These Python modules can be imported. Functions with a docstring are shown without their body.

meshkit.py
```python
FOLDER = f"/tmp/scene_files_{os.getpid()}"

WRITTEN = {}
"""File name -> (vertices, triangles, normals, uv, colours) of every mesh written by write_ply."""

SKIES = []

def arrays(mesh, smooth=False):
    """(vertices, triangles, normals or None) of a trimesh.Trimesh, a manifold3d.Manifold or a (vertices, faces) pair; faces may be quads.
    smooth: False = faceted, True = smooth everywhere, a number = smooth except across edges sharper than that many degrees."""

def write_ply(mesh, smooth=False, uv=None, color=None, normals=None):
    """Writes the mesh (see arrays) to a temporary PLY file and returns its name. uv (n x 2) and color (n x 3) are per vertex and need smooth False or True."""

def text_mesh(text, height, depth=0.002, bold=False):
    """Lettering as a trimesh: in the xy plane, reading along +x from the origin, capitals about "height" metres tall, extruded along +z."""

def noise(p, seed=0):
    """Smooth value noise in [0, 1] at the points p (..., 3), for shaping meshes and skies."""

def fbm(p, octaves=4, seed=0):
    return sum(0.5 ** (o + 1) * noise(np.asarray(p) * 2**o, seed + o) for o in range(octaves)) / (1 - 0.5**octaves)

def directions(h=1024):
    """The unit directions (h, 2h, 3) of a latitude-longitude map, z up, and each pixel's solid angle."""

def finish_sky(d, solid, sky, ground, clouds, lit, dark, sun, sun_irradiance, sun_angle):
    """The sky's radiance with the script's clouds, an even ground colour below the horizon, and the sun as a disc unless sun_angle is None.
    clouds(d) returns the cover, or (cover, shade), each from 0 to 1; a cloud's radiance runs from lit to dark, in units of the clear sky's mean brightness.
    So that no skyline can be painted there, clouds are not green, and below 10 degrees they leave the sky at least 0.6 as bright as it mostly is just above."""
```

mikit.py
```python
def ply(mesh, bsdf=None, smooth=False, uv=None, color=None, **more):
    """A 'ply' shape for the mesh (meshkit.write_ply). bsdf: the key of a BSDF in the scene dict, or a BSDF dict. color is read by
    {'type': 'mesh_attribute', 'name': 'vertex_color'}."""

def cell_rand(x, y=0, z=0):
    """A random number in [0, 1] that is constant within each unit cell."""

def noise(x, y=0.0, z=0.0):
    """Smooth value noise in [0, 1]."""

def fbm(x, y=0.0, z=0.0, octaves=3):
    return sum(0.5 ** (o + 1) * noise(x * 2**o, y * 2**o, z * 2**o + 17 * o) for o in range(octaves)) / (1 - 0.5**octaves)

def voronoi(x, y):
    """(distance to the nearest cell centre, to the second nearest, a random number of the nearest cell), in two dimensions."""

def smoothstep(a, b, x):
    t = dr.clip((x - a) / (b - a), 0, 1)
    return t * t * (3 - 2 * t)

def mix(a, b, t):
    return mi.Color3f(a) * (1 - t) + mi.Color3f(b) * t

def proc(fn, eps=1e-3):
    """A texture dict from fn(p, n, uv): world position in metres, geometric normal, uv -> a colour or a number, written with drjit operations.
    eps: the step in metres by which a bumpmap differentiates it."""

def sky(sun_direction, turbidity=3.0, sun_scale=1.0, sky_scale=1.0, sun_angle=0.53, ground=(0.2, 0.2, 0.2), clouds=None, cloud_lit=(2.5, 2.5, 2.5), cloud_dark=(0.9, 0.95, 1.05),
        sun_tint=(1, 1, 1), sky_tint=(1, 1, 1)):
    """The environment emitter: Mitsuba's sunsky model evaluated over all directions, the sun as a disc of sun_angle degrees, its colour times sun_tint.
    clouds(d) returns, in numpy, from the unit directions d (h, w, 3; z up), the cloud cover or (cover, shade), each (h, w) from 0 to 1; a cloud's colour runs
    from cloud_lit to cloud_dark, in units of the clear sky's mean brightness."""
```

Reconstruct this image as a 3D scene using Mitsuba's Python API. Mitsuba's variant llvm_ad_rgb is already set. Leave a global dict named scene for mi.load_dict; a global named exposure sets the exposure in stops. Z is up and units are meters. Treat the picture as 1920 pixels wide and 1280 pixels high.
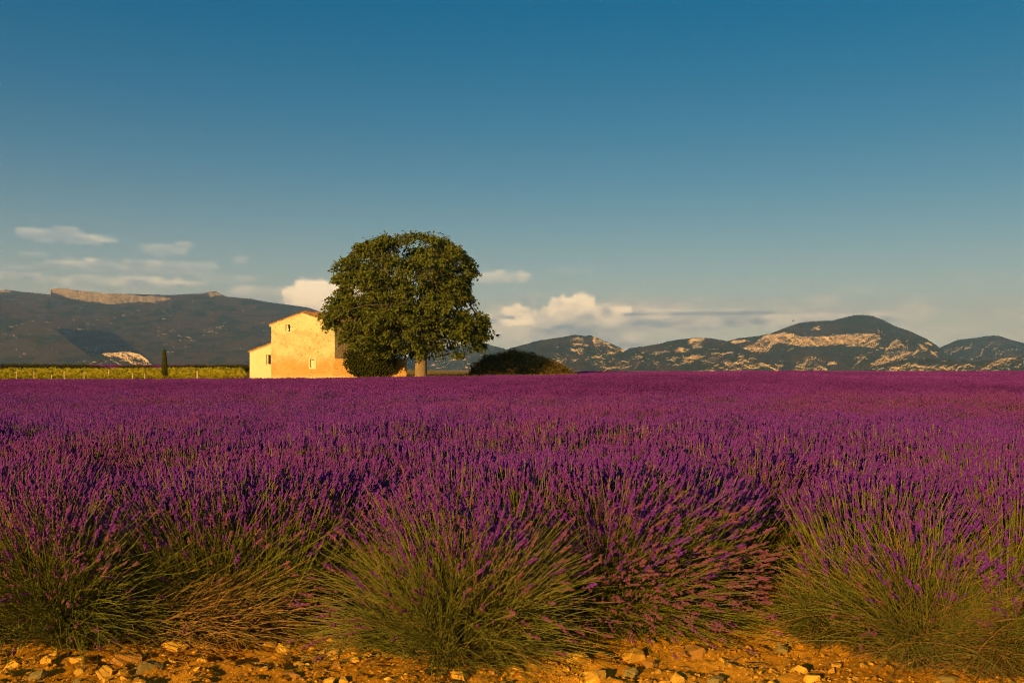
import math
import numpy as np
import trimesh
import drjit as dr
import mitsuba as mi
import mikit
from meshkit import fbm as nfbm, noise as nnoise
from mikit import proc, noise, fbm, smoothstep, mix, voronoi, cell_rand
from scipy.ndimage import gaussian_filter
from scipy.spatial import ConvexHull, Delaunay
from shapely.geometry import Polygon, Point
import shapely

T = mi.ScalarTransform4f
scene, labels = {}, {}

# ------------------------------------------------------------------ camera, sky, exposure
EYE = 1.42
F = 1867.0                      # focal length in pixels of the 1920-wide frame (35 mm lens)
HOR = 690.0                     # true horizon, pixel row
exposure = 2.45
scene['camera'] = {
    'type': 'perspective', 'fov': 2 * math.degrees(math.atan(960 / F)), 'fov_axis': 'x',
    'near_clip': 0.1, 'far_clip': 60000.0, 'principal_point_offset_y': -(HOR - 640.0) / 1280.0,
    'to_world': T().look_at(origin=[0, 0, EYE], target=[0, 10, EYE], up=[0, 0, 1]),
    'medium': {'type': 'ref', 'id': 'haze_air'},
}
SUN_AZ, SUN_EL = math.radians(25), math.radians(12.5)
SUN = [-math.sin(SUN_AZ) * math.cos(SUN_EL), -math.cos(SUN_AZ) * math.cos(SUN_EL), math.sin(SUN_EL)]


def clouds(d):
    """Low banks and a few cumulus along the horizon: cover and shade per direction."""
    az = np.degrees(np.arctan2(d[..., 0], d[..., 1]))
    el = np.degrees(np.arcsin(d[..., 2]))
    q = np.stack([az / 2.2, el / 0.7, 0 * az], -1)
    n1 = nfbm(q, 5, 3)
    n2 = nfbm(q * [1.6, 1.6, 1] + 31, 5, 8)
    n5 = nfbm(np.stack([az / .62, el / .30, 0 * az + 9], -1), 4, 17)
    n3 = nfbm(np.stack([az / .9, el / .8, 0 * az + 5], -1), 5, 11)
    cover, shade = np.zeros_like(az), np.full_like(az, 0.5)

    def add(c, s):
        nonlocal cover, shade
        c = np.clip(c, 0, 1)
        shade = shade * (1 - c) + s * c
        cover = 1 - (1 - cover) * (1 - c)

    def blob(a, e, w, h, n, gain=1.0, soft=0.45, rough=1.5):
        x, y = (az - a) / w, (el - e) / h
        r = x * x + y * y
        return gain * np.clip(((1 - r) + rough * (n - 0.5)) / soft, 0, 1)

    def px(a):
        return math.degrees(math.atan((a - 960) / F))

    def py(b):
        return math.degrees(math.atan((HOR - b) / F))
    k = 1 / F * 57.3
    # flat layered bank all round the horizon, densest low
    band = np.clip((n1 - 0.40 - 0.10 * np.clip(el - 2.0, 0, 9)) * 2.0, 0, 0.55) * np.clip(el / 0.6, 0, 1) * (el < 9)
    add(band, np.clip(0.35 + 1.6 * (n2 - 0.45), 0, 1))
    # stratus bank right of the tree
    for (a, b, w, h, s, g) in [(1060, 622, 300, 36, .80, .9), (1400, 602, 270, 24, .55, .9), (1220, 596, 210, 30, .62, .9), (1540, 600, 140, 12, .6, .6), (1300, 590, 210, 5, .85, .75), (1260, 566, 120, 7, .75, .55),
                               (1330, 573, 160, 7, .9, .5), (1000, 606, 110, 26, .5, .7), (950, 602, 60, 8, .95, .7), (1480, 586, 130, 7, .6, .55), (1660, 590, 110, 4, .8, .4), (1760, 625, 150, 9, .8, .35),
                               (940, 520, 62, 13, .72, .7), (985, 561, 16, 4, .7, .6), (1000, 568, 8, 3, .8, .6), (1840, 600, 17, 8, .55, .75), (1430, 568, 50, 4, .6, .35),
                               (95, 463, 55, 10, .45, .75), (165, 470, 45, 9, .6, .7), (125, 456, 22, 8, .35, .6), (310, 480, 52, 10, .55, .7), (345, 472, 20, 8, .4, .65), (450, 494, 16, 6, .5, .45),
                               (60, 498, 26, 4, .6, .35), (230, 514, 130, 12, .72, .75), (330, 508, 90, 9, .65, .5), (40, 520, 26, 4, .6, .4), (400, 527, 30, 7, .5, .5), (460, 529, 26, 5, .7, .5),
                               (180, 538, 190, 10, .25, .6), (50, 535, 50, 9, .2, .75), (300, 540, 90, 9, .35, .6), (500, 552, 70, 12, .25, .6), (560, 568, 50, 5, .85, .7)]:
        left = a < 470 and b < 530
        s = .50 if h >= 20 else ((.86 if left else .55) if h > 8 else .95)
        add(blob(px(a), py(b), w * k, h * k, n1 if h >= 20 else .4 * n1 + .6 * n5, g, .9 if h >= 20 else .6, 1.2 if h >= 20 else 2.9), np.clip(s + (.9 if left else 1.5) * (n2 - 0.5) - .34 * (el - py(b)) / (h * k), .34, 1.0))
    # sunlit cumulus towers
    puff = np.random.default_rng(70)
    for (a, b, w, h, s) in [(585, 550, 46, 26, .02), (625, 566, 50, 26, .05), (556, 562, 30, 18, .08), (650, 560, 40, 30, .1), (600, 575, 60, 14, .1),
                            (1072, 572, 34, 20, .0), (1092, 566, 26, 16, .0), (1112, 586, 60, 15, .03), (1048, 588, 40, 15, .05), (968, 584, 24, 14, .1), (1160, 582, 34, 9, .12), (1010, 594, 44, 10, .12), (985, 606, 70, 8, .2)]:
        c = blob(px(a), py(b), w * k * .9, h * k * .9, .6 * n3 + .4 * n5, 1.0, .25, 1.6)
        for _ in range(16):      # cauliflower puffs round the upper rim
            t, q = puff.random() * np.pi, .55 + .5 * puff.random()
            rr = h * k * (.22 + .25 * puff.random())
            c = np.maximum(c, blob(px(a) + w * k * q * math.cos(t), py(b) + h * k * q * math.sin(t) - .2 * h * k, rr * 1.15, rr, n5, 1.0, .45, .9))
        add(c, np.clip(s + 1.9 * (n3 - 0.45) - 0.30 * (el - py(b)) / (h * k), 0, 1) * 0.75)
    add(blob(px(1098), py(596), 24 * k, 8 * k, n1, .7), 0.85)
    veil = np.clip(1.0 * np.exp(-np.clip(el, 0, 90) / 4.3) - .010, 0, .50)      # milky air that thickens towards the horizon
    c = cover
    tot = 1 - (1 - veil) * (1 - c)
    shade = (shade * c + .13 * (1 - c) * veil) / np.maximum(tot, 1e-6)
    return tot, np.clip(shade, 0, 1)


scene['sky'] = mikit.sky(SUN, turbidity=2.0, sun_scale=1.1, sky_scale=1.0, ground=(0.16, 0.11, 0.06), clouds=clouds,
                         cloud_lit=(15.2, 12.6, 8.0), cloud_dark=(3.0, 4.0, 4.4), sun_tint=(1.0, 0.89, 0.52), sky_tint=(.030, .37, .555))


# ------------------------------------------------------------------ helpers
def at(px, py, d):
    """Point at depth d (metres along +y) seen at a pixel of the photograph."""
    return np.array([(px - 960) / F * d, d, EYE + (HOR - py) / F * d])


def sstep(a, b, x):
    t = np.clip((np.asarray(x, float) - a) / (b - a), 0, 1)
    return t * t * (3 - 2 * t)


def ground_z(x, y):
    """Height of the land (metres) without the small bumps."""
    x, y = np.asarray(x, float), np.asarray(y, float)
    ang = x / np.maximum(y, 20.0)
    a = np.interp(ang, [-.55, -.25, -.08, .06, .3, .6], [-.50, -.42, -.16, .02, .10, .05])
    z = a * sstep(12, 100, y)
    left = sstep(-.02, -.12, ang)
    z = z + left * 1.15 * sstep(112, 300, y)
    z = z + (1 - left) * 0.12 * sstep(100, 150, y)
    far = sstep(330, 900, np.hypot(x, np.maximum(y, 0)))
    z = z * (1 - far) - 16 * far
    return z


_num = {}


def key(name):
    n = _num.get(name, 0)
    _num[name] = n + 1
    return name if n == 0 else f'{name}_{n:03d}'


def put(k, mesh, bsdf, label=None, cat=None, group=None, kind=None, smooth=False, **kw):
    scene[k] = mikit.ply(mesh, bsdf, smooth=smooth, **kw)
    say(k, label, cat, group, kind)
    return k


def say(k, label=None, cat=None, group=None, kind=None):
    d = {n: v for n, v in (('label', label), ('category', cat), ('group', group), ('kind', kind)) if v}
    if d:
        labels[k] = d


def tubes(pts, rad, sides, rng=None, jitter=0.0, twist=0.0):
    """N tubes at once. pts (N,K,3), rad (K,) or (N,K) -> (vertices, faces)."""
    pts = np.asarray(pts, float)
    N, K, _ = pts.shape
    rad = np.broadcast_to(rad, (N, K))
    t = np.gradient(pts, axis=1)
    t /= np.linalg.norm(t, axis=2, keepdims=True) + 1e-12
    ref = np.where(np.abs(t[:, :1, 2:3]) < 0.8, np.array([0, 0, 1.0]), np.array([1.0, 0, 0]))
    ref = np.broadcast_to(ref, t.shape)
    u = np.cross(t, ref)
    u /= np.linalg.norm(u, axis=2, keepdims=True) + 1e-12
    v = np.cross(t, u)
    ph = np.arange(sides) / sides * 2 * np.pi
    off = (rng.random(N) * 6.28 if rng is not None else np.zeros(N))[:, None, None] + twist * np.arange(K)[None, :, None]
    a = ph[None, None, :] + off
    r = rad[..., None] * np.ones((1, 1, sides))
    if jitter and rng is not None:
        r = r * (1 + jitter * (rng.random((N, K, sides)) * 2 - 1))
    V = pts[:, :, None, :] + (np.cos(a) * r)[..., None] * u[:, :, None, :] + (np.sin(a) * r)[..., None] * v[:, :, None, :]
    i = np.arange(sides)
    j = (i + 1) % sides
    q = []
    for k in range(K - 1):
        q.append(np.stack([k * sides + i, k * sides + j, (k + 1) * sides + j], 1))
        q.append(np.stack([k * sides + i, (k + 1) * sides + j, (k + 1) * sides + i], 1))
    f = np.concatenate(q)
    Fs = (f[None] + (np.arange(N) * K * sides)[:, None, None]).reshape(-1, 3)
    return V.reshape(-1, 3), Fs


def join(parts):
    vs, fs, n = [], [], 0
    for v, f in parts:
        vs.append(v)
        fs.append(f + n)
        n += len(v)
    return np.concatenate(vs), np.concatenate(fs)


def blades(base, direction, length, width, rng, bend=0.25, segs=2):
    """Narrow two-sided blades: N strips of quads that taper to a point."""
    N = len(base)
    d = direction / (np.linalg.norm(direction, axis=1, keepdims=True) + 1e-12)
    side = np.cross(d, rng.normal(size=(N, 3)))
    side /= np.linalg.norm(side, axis=1, keepdims=True) + 1e-12
    up = np.cross(side, d)
    L = np.broadcast_to(length, (N,))[:, None]
    W = np.broadcast_to(width, (N,))[:, None]
    B = (bend * (rng.random((N, 1)) * 2 - 1))
    vs = []
    for k in range(segs):
        s = k / segs
        c = base + d * L * s + up * L * B * s * s
        w = W * (1 - 0.75 * s * s) * 0.5
        vs += [c - side * w, c + side * w]
    vs.append(base + d * L + up * L * B)
    V = np.stack(vs, 1)
    f = []
    for k in range(segs - 1):
        a = 2 * k
        f += [[a, a + 1, a + 3], [a, a + 3, a + 2]]
    a = 2 * (segs - 1)
    f.append([a, a + 1, a + 2])
    f = np.array(f)
    return V.reshape(-1, 3), (f[None] + (np.arange(N) * V.shape[1])[:, None, None]).reshape(-1, 3)


def leaves(c, nrm, axis, L, W, fold=0.25):
    """Folded leaf blades: 4 triangles each. c (N,3) base point, axis along the leaf, nrm its upper side."""
    N = len(c)
    ax = axis / (np.linalg.norm(axis, axis=1, keepdims=True) + 1e-12)
    s = np.cross(nrm, ax)
    s /= np.linalg.norm(s, axis=1, keepdims=True) + 1e-12
    n = np.cross(ax, s)
    L, W = np.broadcast_to(L, (N,))[:, None], np.broadcast_to(W, (N,))[:, None]
    p0, p3 = c, c + ax * L - n * L * 0.12
    m = c + ax * L * 0.5
    a, b = m - s * W * .5 + n * W * fold, m + s * W * .5 + n * W * fold
    V = np.stack([p0, a, m, b, p3], 1).reshape(-1, 3)
    f = np.array([[0, 2, 1], [0, 3, 2], [1, 2, 4], [2, 3, 4]])
    return V, (f[None] + (np.arange(N) * 5)[:, None, None]).reshape(-1, 3)


def box(lo, hi):
    b = trimesh.creation.box(extents=np.subtract(hi, lo))
    b.apply_translation(np.add(lo, hi) / 2)
    return b


def prism_y(poly, y0, y1):
    """Extrude an (x, z) polygon from y0 to y1."""
    m = trimesh.creation.extrude_polygon(Polygon(poly) if not isinstance(poly, Polygon) else poly, y1 - y0, engine='earcut')
    v = m.vertices.copy()
    m.vertices = np.stack([v[:, 0], y1 - v[:, 2], v[:, 1]], 1)
    m.fix_normals()
    return m


# ------------------------------------------------------------------ materials
def plain(name, fn_or_rgb, rough=0.9, spec=0.2, bump=None, two=True, eps=2e-3, **more):
    col = proc(fn_or_rgb) if callable(fn_or_rgb) else {'type': 'rgb', 'value': list(fn_or_rgb)}
    b = {'type': 'principled', 'base_color': col, 'roughness': rough, 'specular': spec, **more}
    if bump is not None:
        b = {'type': 'bumpmap', 'arbitrary': proc(bump, eps), 'scale': 1.0, 'bsdf': b}
    scene[name] = {'type': 'twosided', 'bsdf': b} if two else b


def leafy(name, fn_or_rgb, rough=0.6, trans=0.5):
    col = proc(fn_or_rgb) if callable(fn_or_rgb) else {'type': 'rgb', 'value': list(fn_or_rgb)}
    scene[name] = {'type': 'principledthin', 'base_color': col, 'roughness': rough, 'diff_trans': trans, 'eta': 1.3, 'spec_trans': 0.0}


def soil_fn(p, n, uv):
    a = fbm(p.x * 1.7, p.y * 1.7, 0, 4)
    b = fbm(p.x * 23, p.y * 23, p.z * 23, 3)
    c = mix((.36, .165, .011), (.54, .265, .022), smoothstep(.3, .7, a))
    c = c * (0.65 + 0.7 * b)
    grass = smoothstep(60, 90, p.y)
    return mix(c, mi.Color3f(.16, .12, .035) * (0.7 + .6 * a), grass)


plain('soil', soil_fn, .95, .1, bump=lambda p, n, uv: 0.012 * fbm(p.x * 40, p.y * 40, p.z * 40, 3), eps=4e-3)


def stone_fn(p, n, uv):
    a = fbm(p.x * 30, p.y * 30, p.z * 30, 3)
    b = noise(p.x * 6 + 3, p.y * 6, p.z * 6)
    return mix((.68, .39, .050), (.48, .25, .032), b) * (0.7 + .6 * a)


plain('stone_ochre', stone_fn, .9, .2, bump=lambda p, n, uv: 0.006 * fbm(p.x * 60, p.y * 60, p.z * 60, 3))
plain('stone_grey', lambda p, n, uv: mix((.27, .20, .060), (.20, .15, .045), fbm(p.x * 25, p.y * 25, p.z * 25)), .9, .2,
      bump=lambda p, n, uv: 0.006 * fbm(p.x * 60, p.y * 60, p.z * 60, 3))
plain('stone_brown', lambda p, n, uv: mix((.38, .19, .035), (.27, .13, .03), fbm(p.x * 25, p.y * 25, p.z * 25)), .9, .2,
      bump=lambda p, n, uv: 0.006 * fbm(p.x * 60, p.y * 60, p.z * 60, 3))


def flower_fn(p, n, uv):
    a = noise(p.x * 45, p.y * 45, p.z * 45)
    b = fbm(p.x * .55, p.y * .55, 0, 3)
    c = mix((.092, .017, .21), (.160, .033, .32), a)
    return mix(c, mi.Color3f(.15, .032, .18), smoothstep(.40, .72, b) * .8)


plain('flower', flower_fn, .8, .15)
plain('flower_faded', lambda p, n, uv: mix((.16, .048, .14), (.16, .065, .065), noise(p.x * 18, p.y * 18, p.z * 18)), .85, .1)


def stem_fn(p, n, uv):
    a = noise(p.x * 28, p.y * 28, p.z * 6)
    b = fbm(p.x * 2.3, p.y * 2.3, p.z * 2.3)
    return mix(mix((.10, .12, .014), (.19, .18, .030), a), (.26, .19, .07), smoothstep(.5, .75, b) * .7)


plain('stem', stem_fn, .7, .2)
plain('dry_stem', lambda p, n, uv: mix((.15, .080, .024), (.33, .20, .065), noise(p.x * 60, p.y * 60, p.z * 20)), .8, .1)
plain('lavender_leaf', lambda p, n, uv: mix((.050, .062, .013), (.105, .10, .022), noise(p.x * 9, p.y * 9, p.z * 9)) * (1 - .55 * smoothstep(.48, .66, fbm(p.x * 2.6, p.y * 2.6, p.z * 2.6))) + mi.Color3f(.040, .022, .006) * smoothstep(.48, .66, fbm(p.x * 2.6, p.y * 2.6, p.z * 2.6)), .8, .1)
plain('far_flower', lambda p, n, uv: mix(mi.Color3f(.100, .018, .185), mi.Color3f(.138, .031, .21), noise(p.x * 3, p.y * 3, p.z * 9)) * (0.62 + .76 * fbm(p.x * .22, p.y * .09, 0, 3)), .85, .1)
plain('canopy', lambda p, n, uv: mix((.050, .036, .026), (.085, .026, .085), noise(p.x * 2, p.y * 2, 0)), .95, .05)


def plaster_fn(p, n, uv):
    a = fbm(p.x * .9, p.y * .9, p.z * .9, 4)
    f = fbm(p.x * 7, p.y * 7, p.z * 7, 3)
    c = mix((.51, .425, .225), (.65, .555, .325), smoothstep(.3, .7, a))
    # rain-splashed orange stain low on the old wall, and the paler patched render under the eaves
    low = smoothstep(3.2, 1.5, p.z + 1.5 * (a - .5)) * smoothstep(.15, .75, p.z + .6 * (f - .5)) * smoothstep(.25, .6, fbm(p.x * .5 + 9, 0, p.z * .7, 2) + .12)
    c = mix(c, mi.Color3f(.56, .27, .05), low * (.45 + .5 * f))
    top = smoothstep(5.15, 5.45, p.z - .30 * dr.abs(dr.sin(p.x * .9 + 1)) + .8 * (a - .5))
    c = mix(c, mi.Color3f(.74, .62, .38), top * .8)
    spots = smoothstep(.60, .72, fbm(p.x * 6, p.y * 6, p.z * 6, 4)) * smoothstep(.35, .6, noise(p.x * .9, 4, p.z * .9))
    return mix(c * (0.66 + .64 * f), mi.Color3f(.33, .19, .07), spots * .8)


plain('plaster', plaster_fn, .95, .1, bump=lambda p, n, uv: 0.03 * fbm(p.x * 5, p.y * 5, p.z * 5, 4), eps=8e-3)
plain('render_pale', lambda p, n, uv: mix((.70, .58, .36), (.76, .65, .42), fbm(p.x * 2, p.y * 2, p.z * 2)) * (0.93 + .14 * fbm(p.x * 11, p.y * 11, p.z * 11)), .95, .1,
      bump=lambda p, n, uv: 0.010 * fbm(p.x * 5, p.y * 5, p.z * 5, 3), eps=8e-3)
plain('rubble', lambda p, n, uv: mix((.48, .32, .15), (.74, .54, .28), fbm(p.y * 3, p.z * 4, p.x * 3)) * (0.6 + .8 * noise(p.x * 6, p.y * 6, p.z * 9)), .95, .1,
      bump=lambda p, n, uv: 0.06 * fbm(p.x * 5, p.y * 5, p.z * 7, 3), eps=1e-2)
plain('roof_tile', lambda p, n, uv: mix((.36, .17, .075), (.56, .33, .16), fbm(p.x * 3.1, p.y * 3.1, p.z * 3.1, 3)) * (.6 + .7 * cell_rand(p.x * 4, p.y * 2.5, 0)), .9, .15)
plain('white_paint', (.72, .64, .50), .6, .3)
plain('dark_pane', (.015, .018, .022), .15, .5)
plain('old_wood', lambda p, n, uv: mix((.10, .06, .03), (.20, .13, .07), noise(p.x * 9, p.y * 9, p.z * 2)), .85, .1)
plain('post_wood', lambda p, n, uv: mix((.45, .34, .20), (.58, .45, .28), noise(p.x * 9, p.y * 9, p.z * 5)), .85, .1)
plain('bark', lambda p, n, uv: mix((.17, .12, .07), (.36, .27, .17), fbm(p.x * 7, p.y * 7, p.z * 1.8, 4)), .95, .1, bump=lambda p, n, uv: 0.06 * fbm(p.x * 7, p.y * 7, p.z * 1.8, 3), eps=8e-3)
plain('twig_bark', lambda p, n, uv: mix((.07, .05, .03), (.13, .095, .06), noise(p.x * 5, p.y * 5, p.z * 5)), .95, .1)
leafy('tree_leaf', lambda p, n, uv: mix((.070, .105, .016), (.185, .19, .034), .55 * fbm(p.x * 1.1, p.y * 1.1, p.z * 1.1, 3) + .45 * noise(p.x * 4, p.y * 4, p.z * 4)), .45, .45)
leafy('bush_leaf', lambda p, n, uv: mix((.032, .042, .010), (.065, .075, .018), noise(p.x * 2, p.y * 2, p.z * 2)), .5, .35)
leafy('cypress_leaf', lambda p, n, uv: mix((.045, .050, .012), (.10, .10, .022), noise(p.x * 3, p.y * 3, p.z * 3)), .6, .25)
leafy('vine_leaf', lambda p, n, uv: mix((.25, .225, .012), (.42, .36, .026), fbm(p.x * .8, p.y * .8, p.z * 2, 3)), .5, .6)
leafy('dry_grass', lambda p, n, uv: mix((.13, .10, .025), (.30, .22, .065), fbm(p.x * .7, p.y * .7, p.z * .7, 3)), .7, .4)
leafy('mound_grass', lambda p, n, uv: mix((.07, .06, .016), (.22, .15, .04), fbm(p.x * .9, p.y * .9, p.z * .9, 3)), .7, .3)
plain('mound_earth', lambda p, n, uv: mix((.07, .045, .015), (.12, .08, .025), fbm(p.x, p.y, p.z)), .95, .1)
plain('feather', (.012, .011, .010), .7, .1)


def hill_fn(dark, pale, brown=.85):
    def fn(p, n, uv):
        f1 = fbm(p.x / 140, p.y / 140, p.z / 60, 4)
        f2 = noise(p.x / 17, p.y / 30, p.z / 11)
        f3 = fbm(p.x / 55 + 7, p.y / 80, p.z / 22, 4)
        f4 = fbm(p.x / 34 + 3, p.y / 90, p.z / 13, 3)
        wood = mix((.015, .030, .024), (.028, .040, .030), f2)
        wood = mix(wood, mi.Color3f(.046, .043, .033), smoothstep(.46 if brown < 1 else .36, .70 if brown < 1 else .58, f1) * brown)
        rock = mix(dark, pale, f3) * (.80 + .30 * f2)
        rock = mix(rock, mi.Color3f(.16, .135, .10), smoothstep(.52, .70, f3) * .6)
        flute = noise(p.x / 13, p.y / 13, p.z / 70)
        rock = rock * (.62 + .7 * flute)
        bare = smoothstep(.77, .81, f4) * smoothstep(.45, .6, f1)
        steep = smoothstep(.79, .67, n.z + .11 * (f3 - .5) + .08 * (f2 - .5))
        return mix(wood, rock, dr.maximum(steep, bare * .7))
    return fn


plain('hillside', hill_fn((.48, .37, .25), (.80, .64, .45)), .95, .05)
plain('hillside_weathered', hill_fn((.20, .18, .145), (.36, .315, .25), 1.25), .95, .05)

# ------------------------------------------------------------------ ground: one sheet to the horizon
rng = np.random.default_rng(5)


def grow(a, b, first, ratio):
    out, s = [a], first
    while out[-1] < b:
        out.append(out[-1] + s)
        s *= ratio
    return out


xs = np.arange(-3.4, 3.4001, 0.027)
xr = np.array(grow(3.4, 9800, .05, 1.13))[1:]
xs = np.concatenate([-xr[::-1], xs, xr])
ys = np.concatenate([-np.array(grow(0, 4200, 1.0, 1.35))[::-1], [1.5, 2.6, 3.4], np.arange(3.8, 6.4, 0.03), np.array(grow(6.4, 11800, .06, 1.055))])
gx, gy = np.meshgrid(xs, ys)
gz = ground_z(gx, gy)
nearw = np.exp(-((np.abs(gx) / 4.5) ** 4)) * sstep(2.0, 3.6, gy) * sstep(8.0, 6.2, gy)
P3 = np.stack([gx, gy, 0 * gx], -1)
gz = gz + nearw * (0.055 * (nfbm(P3 * 2.2, 3, 1) - .5) + 0.055 * (nfbm(P3 * 9, 3, 2) - .5) + 0.036 * (nfbm(P3 * 24, 2, 4) - .5))
nx, ny = len(xs), len(ys)
idx = np.arange(nx * ny).reshape(ny, nx)
gf = np.concatenate([np.stack([idx[:-1, :-1], idx[:-1, 1:], idx[1:, 1:]], -1).reshape(-1, 3), np.stack([idx[:-1, :-1], idx[1:, 1:], idx[1:, :-1]], -1).reshape(-1, 3)])
put('ground', (np.stack([gx, gy, gz], -1).reshape(-1, 3), gf), 'soil', 'bare stony ochre soil along the front of the lavender field', None, None, 'structure', smooth=True)
from scipy.interpolate import RegularGridInterpolator
gfun = RegularGridInterpolator((ys, xs), gz, bounds_error=False, fill_value=0)


def soil_z(x, y):
    return gfun(np.stack([np.asarray(y, float), np.asarray(x, float)], -1))


# ------------------------------------------------------------------ mountains
def in_poly(px, py, poly):
    return shapely.contains_xy(Polygon(poly).buffer(0), px, py)


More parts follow.
